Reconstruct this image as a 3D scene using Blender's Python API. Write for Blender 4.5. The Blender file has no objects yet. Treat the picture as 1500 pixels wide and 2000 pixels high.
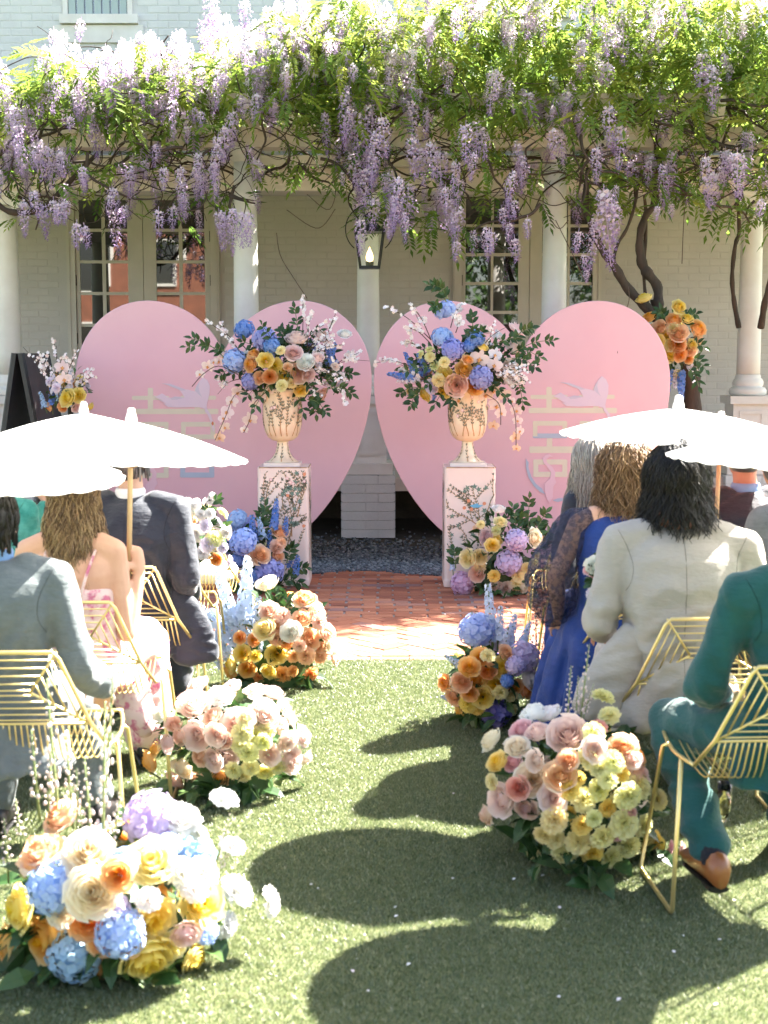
import bpy, bmesh, math, random
import numpy as np
from mathutils import Vector, Matrix, Quaternion, noise

random.seed(11); RNG = np.random.default_rng(11)
sc = bpy.context.scene
C = sc.collection
PI = math.pi

# ------------------------------------------------------------------ camera
F = 50.0 / 36.0 * 2000.0           # focal length in pixels of the 1500 x 2000 photograph
H = 1.65                           # eye height
TH = math.atan(310.0 / F)          # pitch below the horizon
cam = bpy.data.cameras.new('camera'); cam.sensor_fit = 'VERTICAL'; cam.sensor_height = 36.0; cam.lens = 50.0
cam.clip_start = 0.1; cam.clip_end = 2000.0
cam.dof.use_dof = True; cam.dof.focus_distance = 10.4; cam.dof.aperture_fstop = 5.0
cam_o = bpy.data.objects.new('camera', cam); C.objects.link(cam_o)
cam_o.location = (0, 0, H); cam_o.rotation_euler = (PI / 2 - TH, 0, 0)
sc.camera = cam_o

# ------------------------------------------------------------------ sky, sun, exposure
SUN = Vector((0.80, 0.60, 1.0)).normalized()
sun_el = math.asin(SUN.z); sun_az = math.atan2(SUN.x, SUN.y)
w = bpy.data.worlds.new('World'); sc.world = w; w.use_nodes = True
wn = w.node_tree.nodes; wl = w.node_tree.links
bg = wn['Background']; sky = wn.new('ShaderNodeTexSky'); sky.sky_type = 'NISHITA'
sky.sun_disc = False; sky.sun_elevation = sun_el; sky.sun_rotation = sun_az
sky.air_density = 1.0; sky.dust_density = 2.0; sky.ozone_density = 0.6
hs = wn.new('ShaderNodeHueSaturation'); hs.inputs['Saturation'].default_value = 0.85
wl.new(sky.outputs[0], hs.inputs['Color']); wl.new(hs.outputs[0], bg.inputs['Color'])
bg.inputs['Strength'].default_value = 0.055
sl = bpy.data.lights.new('sun', 'SUN'); sl.energy = 5.0; sl.angle = math.radians(0.53); sl.color = (1.0, 0.95, 0.86)
so = bpy.data.objects.new('sun', sl); C.objects.link(so); so.location = (6, 5, 12)
so.rotation_euler = SUN.to_track_quat('Z', 'Y').to_euler()
vs = sc.view_settings; sc.display_settings.display_device = 'sRGB'
vs.view_transform = 'Standard'; vs.look = 'None'; vs.gamma = 1.0; vs.exposure = 3.42; vs.use_curve_mapping = False
sc.render.engine = 'CYCLES'
cy = sc.cycles; cy.use_denoising = True; cy.max_bounces = 8; cy.diffuse_bounces = 4; cy.transmission_bounces = 6
cy.transparent_max_bounces = 8; cy.sample_clamp_indirect = 8.0; cy.caustics_reflective = False; cy.caustics_refractive = False

# ------------------------------------------------------------------ photograph pixel -> place
def ray(px, py):
    u = (px - 750.0) / F; v = (1000.0 - py) / F
    return Vector((u, math.cos(TH) + v * math.sin(TH), -math.sin(TH) + v * math.cos(TH)))
def at(px, py, Y):
    d = ray(px, py); t = Y / d.y
    return Vector((d.x * t, Y, H + d.z * t))
def gnd(px, py, z=0.0):
    d = ray(px, py); t = (z - H) / d.z
    return Vector((d.x * t, d.y * t, z))
def ppm(px, py, Y):                # pixels per metre there
    return F / (Y / ray(px, py).y)

# ------------------------------------------------------------------ materials
def nodes_of(name):
    m = bpy.data.materials.new(name); m.use_nodes = True
    nt = m.node_tree; return m, nt, nt.nodes, nt.links, nt.nodes['Principled BSDF']
def rgb(c): return (c[0], c[1], c[2], 1.0)
def mixcol(n, l, fac, a, b):
    x = n.new('ShaderNodeMix'); x.data_type = 'RGBA'
    for sock, v in ((x.inputs[0], fac), (x.inputs[6], a), (x.inputs[7], b)):
        if hasattr(v, 'links') or hasattr(v, 'is_linked'): l.new(v, sock)
        elif isinstance(v, (int, float)): sock.default_value = v
        else: sock.default_value = rgb(v)
    return x.outputs[2]
def noise_fac(n, l, scale, detail=4, lo=0.35, hi=0.65, stretch=None, rough=0.6):
    tc = n.new('ShaderNodeTexCoord'); nz = n.new('ShaderNodeTexNoise')
    nz.inputs['Scale'].default_value = scale; nz.inputs['Detail'].default_value = detail; nz.inputs['Roughness'].default_value = rough
    src = tc.outputs['Object']
    if stretch:
        mp = n.new('ShaderNodeMapping'); mp.inputs['Scale'].default_value = stretch; l.new(src, mp.inputs[0]); src = mp.outputs[0]
    l.new(src, nz.inputs['Vector'])
    mr = n.new('ShaderNodeMapRange'); mr.inputs[1].default_value = lo; mr.inputs[2].default_value = hi
    l.new(nz.outputs[0], mr.inputs[0]); return mr.outputs[0], nz.outputs[0]
def add_bump(n, l, b, height, strength, dist=0.01):
    bp = n.new('ShaderNodeBump'); bp.inputs['Strength'].default_value = strength; bp.inputs['Distance'].default_value = dist
    l.new(height, bp.inputs['Height']); l.new(bp.outputs[0], b.inputs['Normal'])
def mat(name, col, rough=0.6, col2=None, scale=8.0, bump=0.0, bscale=None, metal=0.0, spec=0.4, lo=0.35, hi=0.65, stretch=None, dist=0.01, sheen=0.0, coat=0.0):
    m, nt, n, l, b = nodes_of(name)
    b.inputs['Roughness'].default_value = rough; b.inputs['Metallic'].default_value = metal
    b.inputs['Specular IOR Level'].default_value = spec; b.inputs['Base Color'].default_value = rgb(col)
    b.inputs['Sheen Weight'].default_value = sheen; b.inputs['Coat Weight'].default_value = coat
    if col2 is not None:
        f, _ = noise_fac(n, l, scale, 5, lo, hi, stretch); l.new(mixcol(n, l, f, col, col2), b.inputs['Base Color'])
    if bump:
        _, h = noise_fac(n, l, bscale or scale * 3, 6, 0, 1, stretch); add_bump(n, l, b, h, bump, dist)
    return m
def attr_mat(name, stops, rough=0.6, attr='rnd', trans=0.0, spec=0.3, bump=0.0, bscale=60.0, obj_random=False):
    """colour taken from a per-piece number along a ramp; optional light passing through (leaves, petals)"""
    m, nt, n, l, b = nodes_of(name)
    if obj_random:
        a = n.new('ShaderNodeObjectInfo'); src = a.outputs['Random']
    else:
        a = n.new('ShaderNodeAttribute'); a.attribute_name = attr; src = a.outputs['Fac']
    r = n.new('ShaderNodeValToRGB'); e = r.color_ramp.elements
    e[0].position = stops[0][0]; e[0].color = rgb(stops[0][1]); e[1].position = stops[-1][0]; e[1].color = rgb(stops[-1][1])
    for p, c in stops[1:-1]:
        k = e.new(p); k.color = rgb(c)
    l.new(src, r.inputs[0]); l.new(r.outputs[0], b.inputs['Base Color'])
    b.inputs['Roughness'].default_value = rough; b.inputs['Specular IOR Level'].default_value = spec
    if bump:
        _, h = noise_fac(n, l, bscale, 5, 0, 1); add_bump(n, l, b, h, bump, 0.004)
    if trans: see_through(n, l, b, r.outputs[0], trans)
    return m
def see_through(n, l, b, colour, fac):
    t = n.new('ShaderNodeBsdfTranslucent'); mx = n.new('ShaderNodeMixShader'); mx.inputs[0].default_value = fac
    if isinstance(colour, tuple): t.inputs[0].default_value = rgb(colour)
    else: l.new(colour, t.inputs[0])
    out = [x for x in n if x.type == 'OUTPUT_MATERIAL'][0]
    l.new(b.outputs[0], mx.inputs[1]); l.new(t.outputs[0], mx.inputs[2]); l.new(mx.outputs[0], out.inputs[0])
def petal_mat(name, deep=1.0, trans=0.3):
    """petals: the flower's own colour (object colour), deeper towards its heart (attribute t)"""
    m, nt, n, l, b = nodes_of(name)
    oi = n.new('ShaderNodeObjectInfo'); a = n.new('ShaderNodeAttribute'); a.attribute_name = 't'
    h = n.new('ShaderNodeHueSaturation'); h.inputs['Saturation'].default_value = 1.0 + 0.34 * deep; h.inputs['Value'].default_value = 1.0 - 0.08 * deep
    h.inputs['Hue'].default_value = 0.5 - 0.012 * deep
    l.new(oi.outputs['Color'], h.inputs['Color'])
    o2 = n.new('ShaderNodeHueSaturation'); o2.inputs['Saturation'].default_value = 0.8; o2.inputs['Value'].default_value = 1.06
    l.new(oi.outputs['Color'], o2.inputs['Color'])
    c = mixcol(n, l, a.outputs['Fac'], h.outputs[0], o2.outputs[0])
    l.new(c, b.inputs['Base Color']); b.inputs['Roughness'].default_value = 0.6; b.inputs['Specular IOR Level'].default_value = 0.25
    see_through(n, l, b, c, trans); return m

M = {}
M['petal'] = petal_mat('rose_petal', 0.9, 0.42)
M['floret'] = petal_mat('floret_petal', 0.55, 0.4)
M['leaf'] = attr_mat('leaf_green', [(0, (0.018, 0.05, 0.014)), (0.5, (0.035, 0.085, 0.022)), (1, (0.09, 0.15, 0.04))], 0.42, trans=0.22, spec=0.4)
M['stem'] = mat('green_stem', (0.10, 0.16, 0.05), 0.6)
M['twig'] = mat('brown_twig', (0.11, 0.065, 0.04), 0.8, (0.06, 0.04, 0.03), 20)
M['blossom'] = attr_mat('white_blossom', [(0, (0.72, 0.55, 0.56)), (0.5, (0.82, 0.76, 0.74)), (1, (0.86, 0.84, 0.8))], 0.6, trans=0.25)
M['bud'] = attr_mat('pale_bud', [(0, (0.26, 0.32, 0.14)), (0.4, (0.60, 0.52, 0.44)), (1, (0.80, 0.66, 0.66))], 0.5, trans=0.12)
M['wleaf'] = attr_mat('wisteria_leaf', [(0, (0.05, 0.11, 0.022)), (0.5, (0.16, 0.25, 0.04)), (1, (0.37, 0.42, 0.09))], 0.5, trans=0.55, spec=0.25)
M['wflower'] = attr_mat('wisteria_floret', [(0, (0.30, 0.20, 0.40)), (0.35, (0.50, 0.38, 0.57)), (0.7, (0.70, 0.58, 0.71)), (1, (0.84, 0.79, 0.82))], 0.6, trans=0.45)
M['bark'] = mat('vine_bark', (0.075, 0.05, 0.036), 0.85, (0.035, 0.026, 0.02), 12, 0.8, 30, stretch=(1, 1, .25))
M['shaded_brick'] = mat('porch_shade_brick', (0.51, 0.465, 0.43), 0.75, (0.45, 0.41, 0.38), 2.2, 0.3, 45, dist=0.006)  # lower wall: porch shade put into a darker greige than the upper wall
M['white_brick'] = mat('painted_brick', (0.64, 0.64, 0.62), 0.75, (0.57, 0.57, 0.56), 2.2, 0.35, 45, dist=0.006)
M['mortar_shaded'] = mat('porch_shade_mortar', (0.50, 0.455, 0.42), 0.85, (0.445, 0.405, 0.375), 3, 0.3, 60)  # mortar of the lower wall, porch shade painted into its colour
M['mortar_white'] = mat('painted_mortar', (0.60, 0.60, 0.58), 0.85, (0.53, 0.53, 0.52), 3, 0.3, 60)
M['cream_paint'] = mat('cream_trim_paint', (0.52, 0.465, 0.41), 0.55, (0.47, 0.42, 0.37), 3, 0.08, 40)
M['beam_paint'] = mat('weathered_beam_paint', (0.68, 0.6, 0.53), 0.6, (0.55, 0.47, 0.4), 4, 0.15, 30, lo=.45, hi=.75, stretch=(.3, 1, 1))
M['column_paint'] = mat('white_column_paint', (0.73, 0.70, 0.66), 0.5, (0.64, 0.60, 0.55), 3, 0.06, 40)
M['red_brick'] = attr_mat('red_paver', [(0, (0.23, 0.075, 0.045)), (0.45, (0.37, 0.13, 0.068)), (0.8, (0.44, 0.18, 0.10)), (1, (0.24, 0.13, 0.12))], 0.8, bump=0.5)
M['paver_joint'] = mat('paver_mortar', (0.33, 0.28, 0.25), 0.9, (0.22, 0.19, 0.17), 14, 0.5, 90)
M['gravel'] = attr_mat('grey_gravel', [(0, (0.05, 0.055, 0.065)), (0.6, (0.12, 0.13, 0.145)), (1, (0.24, 0.25, 0.26))], 0.85)
M['soil'] = mat('dark_soil', (0.045, 0.035, 0.028), 0.95, (0.07, 0.055, 0.04), 9, 0.5, 40)
M['turf_blade'] = attr_mat('turf_blade', [(0, (0.05, 0.09, 0.03)), (0.5, (0.13, 0.17, 0.065)), (0.85, (0.28, 0.29, 0.15)), (1, (0.5, 0.48, 0.31))], 0.38, trans=0.35, spec=0.9)
M['turf_base'] = mat('turf_thatch', (0.10, 0.12, 0.045), 0.9, (0.15, 0.155, 0.07), 30, 0.4, 200)
M['lawn'] = mat('far_lawn', (0.05, 0.085, 0.025), 0.95, (0.085, 0.11, 0.04), 0.6)
M['gold'] = mat('brass_wire', (0.76, 0.60, 0.26), 0.33, metal=0.75, spec=0.5)
M['black_metal'] = mat('black_iron', (0.014, 0.014, 0.014), 0.45, metal=0.3)
M['pink_board'] = mat('pink_painted_board', (0.70, 0.425, 0.455), 0.62, (0.665, 0.385, 0.425), 1.2, 0.03, 60)
M['print_cream'] = mat('cream_print', (0.64, 0.58, 0.45), 0.65, (0.61, 0.55, 0.43), 6)
M['print_blue'] = mat('dusty_blue_print', (0.40, 0.44, 0.52), 0.65, (0.37, 0.42, 0.51), 9)
M['print_lilac'] = mat('lilac_grey_print', (0.64, 0.51, 0.57), 0.65, (0.62, 0.49, 0.57), 12)
M['print_pale'] = mat('faint_lilac_print', (0.69, 0.46, 0.51), 0.65)
M['print_shade'] = mat('grey_print', (0.52, 0.46, 0.53), 0.65)
M['print_orange'] = mat('orange_print', (0.6, 0.2, 0.09), 0.65)
M['urn_paint'] = mat('mottled_gold_cream', (0.80, 0.66, 0.47), 0.45, (0.74, 0.52, 0.36), 9, 0.08, 30, coat=.1)
M['blush_paint'] = mat('blush_lacquer', (0.79, 0.65, 0.57), 0.42, (0.76, 0.59, 0.52), 4, 0.04, 30, coat=.15)
M['worn_gilt'] = mat('worn_gilt_edge', (0.45, 0.30, 0.14), 0.5, (0.25, 0.14, 0.08), 25, metal=.2)
M['ink_leaf'] = mat('painted_leaf', (0.13, 0.13, 0.09), 0.6, (0.2, 0.2, 0.14), 30)
M['ink_ivy'] = mat('painted_ivy', (0.12, 0.2, 0.16), 0.6, (0.19, 0.26, 0.19), 30)
M['ink_branch'] = mat('painted_branch', (0.52, 0.26, 0.12), 0.6, (0.38, 0.25, 0.12), 20)
M['ink_orange'] = mat('painted_fruit', (0.72, 0.27, 0.14), 0.6)
M['ink_pink'] = mat('painted_blossom', (0.72, 0.40, 0.42), 0.6)
M['ink_blue'] = mat('painted_bird', (0.16, 0.42, 0.58), 0.6)
M['bamboo'] = mat('bamboo_stick', (0.66, 0.48, 0.28), 0.5, (0.58, 0.4, 0.22), 12, stretch=(1, 1, .1))
M['soft_white'] = mat('white_cushion', (0.78, 0.74, 0.66), 0.9, bump=0.2, bscale=90)
M['skin'] = mat('skin', (0.66, 0.40, 0.28), 0.55, (0.60, 0.34, 0.235), 9, 0.06, 60, spec=0.35)
M['skin2'] = mat('tanned_skin', (0.52, 0.27, 0.18), 0.55, (0.46, 0.22, 0.15), 9, 0.06, 60, spec=0.35)
def glassy(name, col, rough=0.03, ior=1.5, trans=1.0, alpha=None):
    m, nt, n, l, b = nodes_of(name)
    b.inputs['Base Color'].default_value = rgb(col); b.inputs['Roughness'].default_value = rough
    b.inputs['Transmission Weight'].default_value = trans; b.inputs['IOR'].default_value = ior
    return m
M['pane'] = glassy('window_pane', (0.012, 0.012, 0.011), 0.015, 1.75, 0.0)
M['pane'].node_tree.nodes['Principled BSDF'].inputs['Specular IOR Level'].default_value = 1.0
M['clear_glass'] = glassy('clear_glass', (0.95, 0.97, 0.96), 0.02, 1.45, 1.0)
def paper_mat(name, col, trans):
    m, nt, n, l, b = nodes_of(name)
    b.inputs['Roughness'].default_value = 0.75; b.inputs['Base Color'].default_value = rgb(col); b.inputs['Specular IOR Level'].default_value = .2
    see_through(n, l, b, col, trans); return m
M['paper'] = paper_mat('white_paper', (0.86, 0.85, 0.83), 0.42)
M['paper_pink'] = paper_mat('salmon_paper', (0.85, 0.5, 0.42), 0.4)
def cloth(name, a, b, scale=9, sheen=0.15, rough=0.85, bump=0.25):
    m, nt, n, l, p = nodes_of(name)
    p.inputs['Roughness'].default_value = rough; p.inputs['Sheen Weight'].default_value = sheen; p.inputs['Specular IOR Level'].default_value = .25
    f, _ = noise_fac(n, l, scale, 4, .3, .7); l.new(mixcol(n, l, f, a, b), p.inputs['Base Color'])
    _, h1 = noise_fac(n, l, 320, 2, 0, 1); _, h2 = noise_fac(n, l, 11, 3, 0, 1, (1, 1, 2.2))
    ad = n.new('ShaderNodeMath'); ad.operation = 'MULTIPLY_ADD'; ad.inputs[1].default_value = .12; l.new(h1, ad.inputs[0]); l.new(h2, ad.inputs[2])
    add_bump(n, l, p, ad.outputs[0], bump * 1.8, 0.02); return m
def hair_mat(name, stops):
    return attr_mat(name, stops, 0.42, trans=0.12, spec=0.5)
def emis(name, col, s):
    m, nt, n, l, b = nodes_of(name); b.inputs['Emission Color'].default_value = rgb(col); b.inputs['Emission Strength'].default_value = s
    b.inputs['Base Color'].default_value = rgb(col); return m

# ------------------------------------------------------------------ mesh helpers
class MB:
    """collects geometry; t = number per vertex (shade along a petal, or a per-piece random)"""
    def __init__(s): s.v = []; s.f = []; s.t = []; s.mi = []; s.cur = 0
    def add(s, vs, fs, t=0.5):
        o = len(s.v); s.v.extend([tuple(x) for x in vs]); s.f.extend([tuple(i + o for i in q) for q in fs])
        if isinstance(t, (int, float)): s.t.extend([t] * len(vs))
        else: s.t.extend(t)
        s.mi.extend([s.cur] * len(fs)); return s
    def box(s, x0, x1, y0, y1, z0, z1, t=0.5):
        return s.add([(x0, y0, z0), (x1, y0, z0), (x1, y1, z0), (x0, y1, z0), (x0, y0, z1), (x1, y0, z1), (x1, y1, z1), (x0, y1, z1)],
                     [(0, 3, 2, 1), (4, 5, 6, 7), (0, 1, 5, 4), (1, 2, 6, 5), (2, 3, 7, 6), (3, 0, 4, 7)], t)
    def prism(s, poly, h0, h1, axis='z', t=0.5):
        n = len(poly)
        def P(a, b, h): return {'z': (a, b, h), 'y': (a, h, b), 'x': (h, a, b)}[axis]
        vs = [P(a, b, h0) for a, b in poly] + [P(a, b, h1) for a, b in poly]
        fs = [tuple(reversed(range(n))), tuple(range(n, 2 * n))] + [(i, (i + 1) % n, n + (i + 1) % n, n + i) for i in range(n)]
        return s.add(vs, fs, t)
    def tube(s, pts, r, sides=6, t=0.5, cap=True, tl=None, flat=1.0):
        pts = [Vector(p) for p in pts]; n = len(pts)
        rs = [r] * n if isinstance(r, (int, float)) else list(r)
        vs = []; ts = []; u = None
        for i in range(n):
            d = (pts[min(i + 1, n - 1)] - pts[max(i - 1, 0)])
            if d.length < 1e-9: d = Vector((0, 0, 1))
            d.normalize()
            if u is None:
                u = d.orthogonal().normalized() if abs(d.x) > 0.9 or flat != 1.0 and abs(d.x) > .99 else (Vector((1, 0, 0)) - d * d.x).normalized()
            else:
                u = u - d * u.dot(d)
                u = u.normalized() if u.length > 1e-6 else d.orthogonal().normalized()
            w_ = d.cross(u)
            for k in range(sides):
                a = 2 * PI * k / sides
                vs.append(pts[i] + u * (math.cos(a) * rs[i]) + w_ * (math.sin(a) * rs[i] * flat))
                ts.append(tl[i] if tl else t)
        fs = [(i * sides + k, i * sides + (k + 1) % sides, (i + 1) * sides + (k + 1) % sides, (i + 1) * sides + k) for i in range(n - 1) for k in range(sides)]
        if cap: fs += [tuple(reversed(range(sides))), tuple(range((n - 1) * sides, n * sides))]
        return s.add(vs, fs, ts)
    def lathe(s, prof, segs=32, t=0.5, c=(0, 0, 0), sx=1.0, sy=1.0, cap=True):
        vs = []; n = len(prof)
        for r, z in prof:
            for k in range(segs):
                a = 2 * PI * k / segs; vs.append((c[0] + r * math.cos(a) * sx, c[1] + r * math.sin(a) * sy, c[2] + z))
        fs = [(i * segs + k, i * segs + (k + 1) % segs, (i + 1) * segs + (k + 1) % segs, (i + 1) * segs + k) for i in range(n - 1) for k in range(segs)]
        if cap: fs += [tuple(reversed(range(segs))), tuple(range((n - 1) * segs, n * segs))]
        return s.add(vs, fs, t)
    def ell(s, c, r, segs=16, rings=10, t=0.5):
        c = Vector(c); vs = [(c.x, c.y, c.z - r[2])]
        for i in range(1, rings):
            p = -PI / 2 + PI * i / rings
            for k in range(segs):
                a = 2 * PI * k / segs; vs.append((c.x + r[0] * math.cos(p) * math.cos(a), c.y + r[1] * math.cos(p) * math.sin(a), c.z + r[2] * math.sin(p)))
        vs.append((c.x, c.y, c.z + r[2])); top = len(vs) - 1
        fs = [(0, 1 + (k + 1) % segs, 1 + k) for k in range(segs)]
        for i in range(rings - 2):
            for k in range(segs):
                a = 1 + i * segs + k; b = 1 + i * segs + (k + 1) % segs
                fs.append((a, b, b + segs, a + segs))
        o = 1 + (rings - 2) * segs
        fs += [(o + k, o + (k + 1) % segs, top) for k in range(segs)]
        return s.add(vs, fs, t)
    def rings(s, rr, segs=20, t=0.5, p=2.0):
        """torso: list of (centre, rx, ry) horizontal rings, superellipse power p"""
        vs = []
        for c, rx, ry in rr:
            for k in range(segs):
                a = 2 * PI * k / segs; ca, sa = math.cos(a), math.sin(a)
                vs.append((c[0] + rx * math.copysign(abs(ca) ** (2 / p), ca), c[1] + ry * math.copysign(abs(sa) ** (2 / p), sa), c[2]))
        n = len(rr)
        fs = [(i * segs + k, i * segs + (k + 1) % segs, (i + 1) * segs + (k + 1) % segs, (i + 1) * segs + k) for i in range(n - 1) for k in range(segs)]
        fs += [tuple(reversed(range(segs))), tuple(range((n - 1) * segs, n * segs))]
        return s.add(vs, fs, t)
    def mesh(s, name, smooth=False, attr='rnd'):
        me = bpy.data.meshes.new(name); me.from_pydata(s.v, [], s.f)
        a = me.attributes.new(attr, 'FLOAT', 'POINT'); a.data.foreach_set('value', np.array(s.t, dtype=np.float32))
        if smooth: me.polygons.foreach_set('use_smooth', [True] * len(s.f))
        return me
    def arr(s):
        V = np.array(s.v, dtype=np.float32)
        tri = []
        for q in s.f:
            for i in range(1, len(q) - 1): tri.append((q[0], q[i], q[i + 1]))
        return V, np.array(tri, dtype=np.int32), np.array(s.t, dtype=np.float32)
    def build(s, name, m, parent=None, smooth=False, attr='rnd'):
        me = s.mesh(name, smooth, attr)
        for x in (m if isinstance(m, (list, tuple)) else [m]): me.materials.append(x)
        if any(s.mi): me.polygons.foreach_set('material_index', s.mi)
        return obj(name, me, parent)
def obj(name, me, parent=None, loc=None, mtx=None, col=None):
    o = bpy.data.objects.new(name, me); C.objects.link(o)
    if parent is not None: o.parent = parent
    if mtx is not None: o.matrix_local = mtx
    if loc is not None: o.location = loc
    if col is not None: o.color = rgb(col)
    return o
def tag(o, label=None, cat=None, group=None, kind=None):
    for k, v in (('label', label), ('category', cat), ('group', group), ('kind', kind)):
        if v: o[k] = v
    return o
def empty(name, loc=(0, 0, 0), rz=0.0):
    o = bpy.data.objects.new(name, None); C.objects.link(o); o.empty_display_size = .1
    o.location = loc; o.rotation_euler = (0, 0, rz); return o
def struct(o): o['kind'] = 'structure'; return o
def stuffed(o): o['kind'] = 'stuff'; return o
def stamp(name, tmpl, mats, m, parent=None, shade=None, attr='rnd', smooth=False, tint=None):
    """joins many transformed copies of one small shape into ONE mesh (numpy)"""
    V, T, A = tmpl; n = len(mats); k = len(V)
    Mx = np.array(mats, dtype=np.float32).reshape(n, 4, 4)
    P = np.einsum('nij,kj->nki', Mx[:, :3, :3], V) + Mx[:, None, :3, 3]
    faces = (T[None] + (np.arange(n, dtype=np.int32) * k)[:, None, None]).reshape(-1, 3)
    a = np.tile(A, (n, 1))
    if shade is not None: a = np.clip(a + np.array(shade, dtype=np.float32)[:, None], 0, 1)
    return raw_mesh(name, P.reshape(-1, 3), faces, a.reshape(-1), m, parent, attr, smooth)
def raw_mesh(name, P, faces, a, m, parent=None, attr='rnd', smooth=False):
    me = bpy.data.meshes.new(name); nf = len(faces)
    me.vertices.add(len(P)); me.vertices.foreach_set('co', P.astype(np.float32).reshape(-1))
    me.loops.add(nf * 3); me.loops.foreach_set('vertex_index', faces.astype(np.int32).reshape(-1))
    me.polygons.add(nf); me.polygons.foreach_set('loop_start', np.arange(nf, dtype=np.int32) * 3)
    if smooth: me.polygons.foreach_set('use_smooth', np.ones(nf, dtype=bool))
    at_ = me.attributes.new(attr, 'FLOAT', 'POINT'); at_.data.foreach_set('value', a.astype(np.float32))
    me.update(calc_edges=True)
    me.materials.append(m); return obj(name, me, parent)
def facing(p, nrm, s=1.0, spin=0.0):
    """matrix that puts a shape whose face looks along +z at p looking along nrm"""
    q = Vector(nrm).normalized().to_track_quat('Z', 'Y'); m = q.to_matrix().to_4x4() @ Matrix.Rotation(spin, 4, 'Z')
    sv = (s, s, s) if isinstance(s, (int, float)) else s
    return Matrix.Translation(p) @ m @ Matrix.Diagonal((sv[0], sv[1], sv[2], 1))
def spline(pts, n):
    pts = [Vector(p) for p in pts]; out = []
    k = len(pts)
    for j in range(n):
        x = j / (n - 1) * (k - 1); i = min(int(x), k - 2); f = x - i
        p0, p1, p2, p3 = pts[max(i - 1, 0)], pts[i], pts[i + 1], pts[min(i + 2, k - 1)]
        out.append(0.5 * ((2 * p1) + (p2 - p0) * f + (2 * p0 - 5 * p1 + 4 * p2 - p3) * f * f + (3 * p1 - p0 - 3 * p2 + p3) * f ** 3))
    return out
R_ = random.uniform
# ================================================================== THE SETTING
G_EDGE = gnd(750, 1290).y          # turf meets brick
HB_END = gnd(750, 1205).y          # herringbone meets running bond
PAVE_END = gnd(750, 1113).y        # brick meets gravel
PIER_Y = gnd(750, 1052).y
WY = 15.0                          # house wall
mb = MB(); mb.add([(-400, -400, -.04), (400, -400, -.04), (400, 400, -.04), (-400, 400, -.04)], [(0, 1, 2, 3)])
struct(mb.build('ground', M['lawn']))

# ---- turf: thatch sheet and blades
turf = MB().add([(-6, -3, 0), (6, -3, 0), (6, G_EDGE, 0), (-6, G_EDGE, 0)], [(0, 1, 2, 3)]).build('lawn_turf', M['turf_base']); struct(turf)
def blade_tile():
    n = 15000; x = RNG.uniform(-.25, .25, n); y = RNG.uniform(-.25, .25, n); a = RNG.uniform(0, 2 * PI, n)
    h = RNG.uniform(.005, .012, n); wd = RNG.uniform(.0007, .0014, n); ln = RNG.uniform(.2, 1.3, n) * h; la = RNG.uniform(0, 2 * PI, n)
    P = np.zeros((n, 5, 3), np.float32); ca, sa = np.cos(a), np.sin(a)
    for i, (sd, zz, ll) in enumerate(((-1, 0, 0), (1, 0, 0), (-.8, .6, .35), (.8, .6, .35), (0, 1, 1))):
        P[:, i, 0] = x + sd * wd * ca + np.cos(la) * ln * ll; P[:, i, 1] = y + sd * wd * sa + np.sin(la) * ln * ll; P[:, i, 2] = h * zz
    f = np.array([(0, 1, 3), (0, 3, 2), (2, 3, 4)]); faces = (f[None] + (np.arange(n) * 5)[:, None, None]).reshape(-1, 3)
    r = np.clip(RNG.normal(.45, .22, n), 0, 1)
    return P.reshape(-1, 3), faces, np.repeat(r, 5)
tp, tf, ta = blade_tile()
tile = raw_mesh('turf_tile', tp, tf, ta, M['turf_blade']); tile_me = tile.data
C.objects.unlink(tile)
pts = []
yy = G_EDGE - .243
while yy > 1.6:
    hw = .29 * (yy + .5) + .3
    k = int(hw / .5) + 1
    for i in range(-k, k + 1): pts.append((i * .5, yy, .001))
    yy -= .5
tm = bpy.data.meshes.new('turf_points'); tm.from_pydata(pts, [], [])
grass = obj('turf_grass', tm); tag(grass, 'short bright green turf grass covering the aisle between the chairs', 'grass', kind='stuff')
ng = bpy.data.node_groups.new('turf', 'GeometryNodeTree')
ng.interface.new_socket('Geometry', in_out='INPUT', socket_type='NodeSocketGeometry'); ng.interface.new_socket('Geometry', in_out='OUTPUT', socket_type='NodeSocketGeometry')
gi = ng.nodes.new('NodeGroupInput'); go = ng.nodes.new('NodeGroupOutput'); ip = ng.nodes.new('GeometryNodeInstanceOnPoints'); oi = ng.nodes.new('GeometryNodeObjectInfo')
rv = ng.nodes.new('FunctionNodeRandomValue'); rv.data_type = 'INT'; rv.inputs[4].default_value = 0; rv.inputs[5].default_value = 3
mu = ng.nodes.new('ShaderNodeMath'); mu.operation = 'MULTIPLY'; mu.inputs[1].default_value = PI / 2; cx = ng.nodes.new('ShaderNodeCombineXYZ')
oi.inputs[0].default_value = tile
L = ng.links.new
L(rv.outputs[2], mu.inputs[0]); L(mu.outputs[0], cx.inputs[2]); L(gi.outputs[0], ip.inputs['Points']); L(oi.outputs['Geometry'], ip.inputs['Instance']); L(cx.outputs[0], ip.inputs['Rotation']); L(ip.outputs[0], go.inputs[0])
md = grass.modifiers.new('turf', 'NODES'); md.node_group = ng

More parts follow.
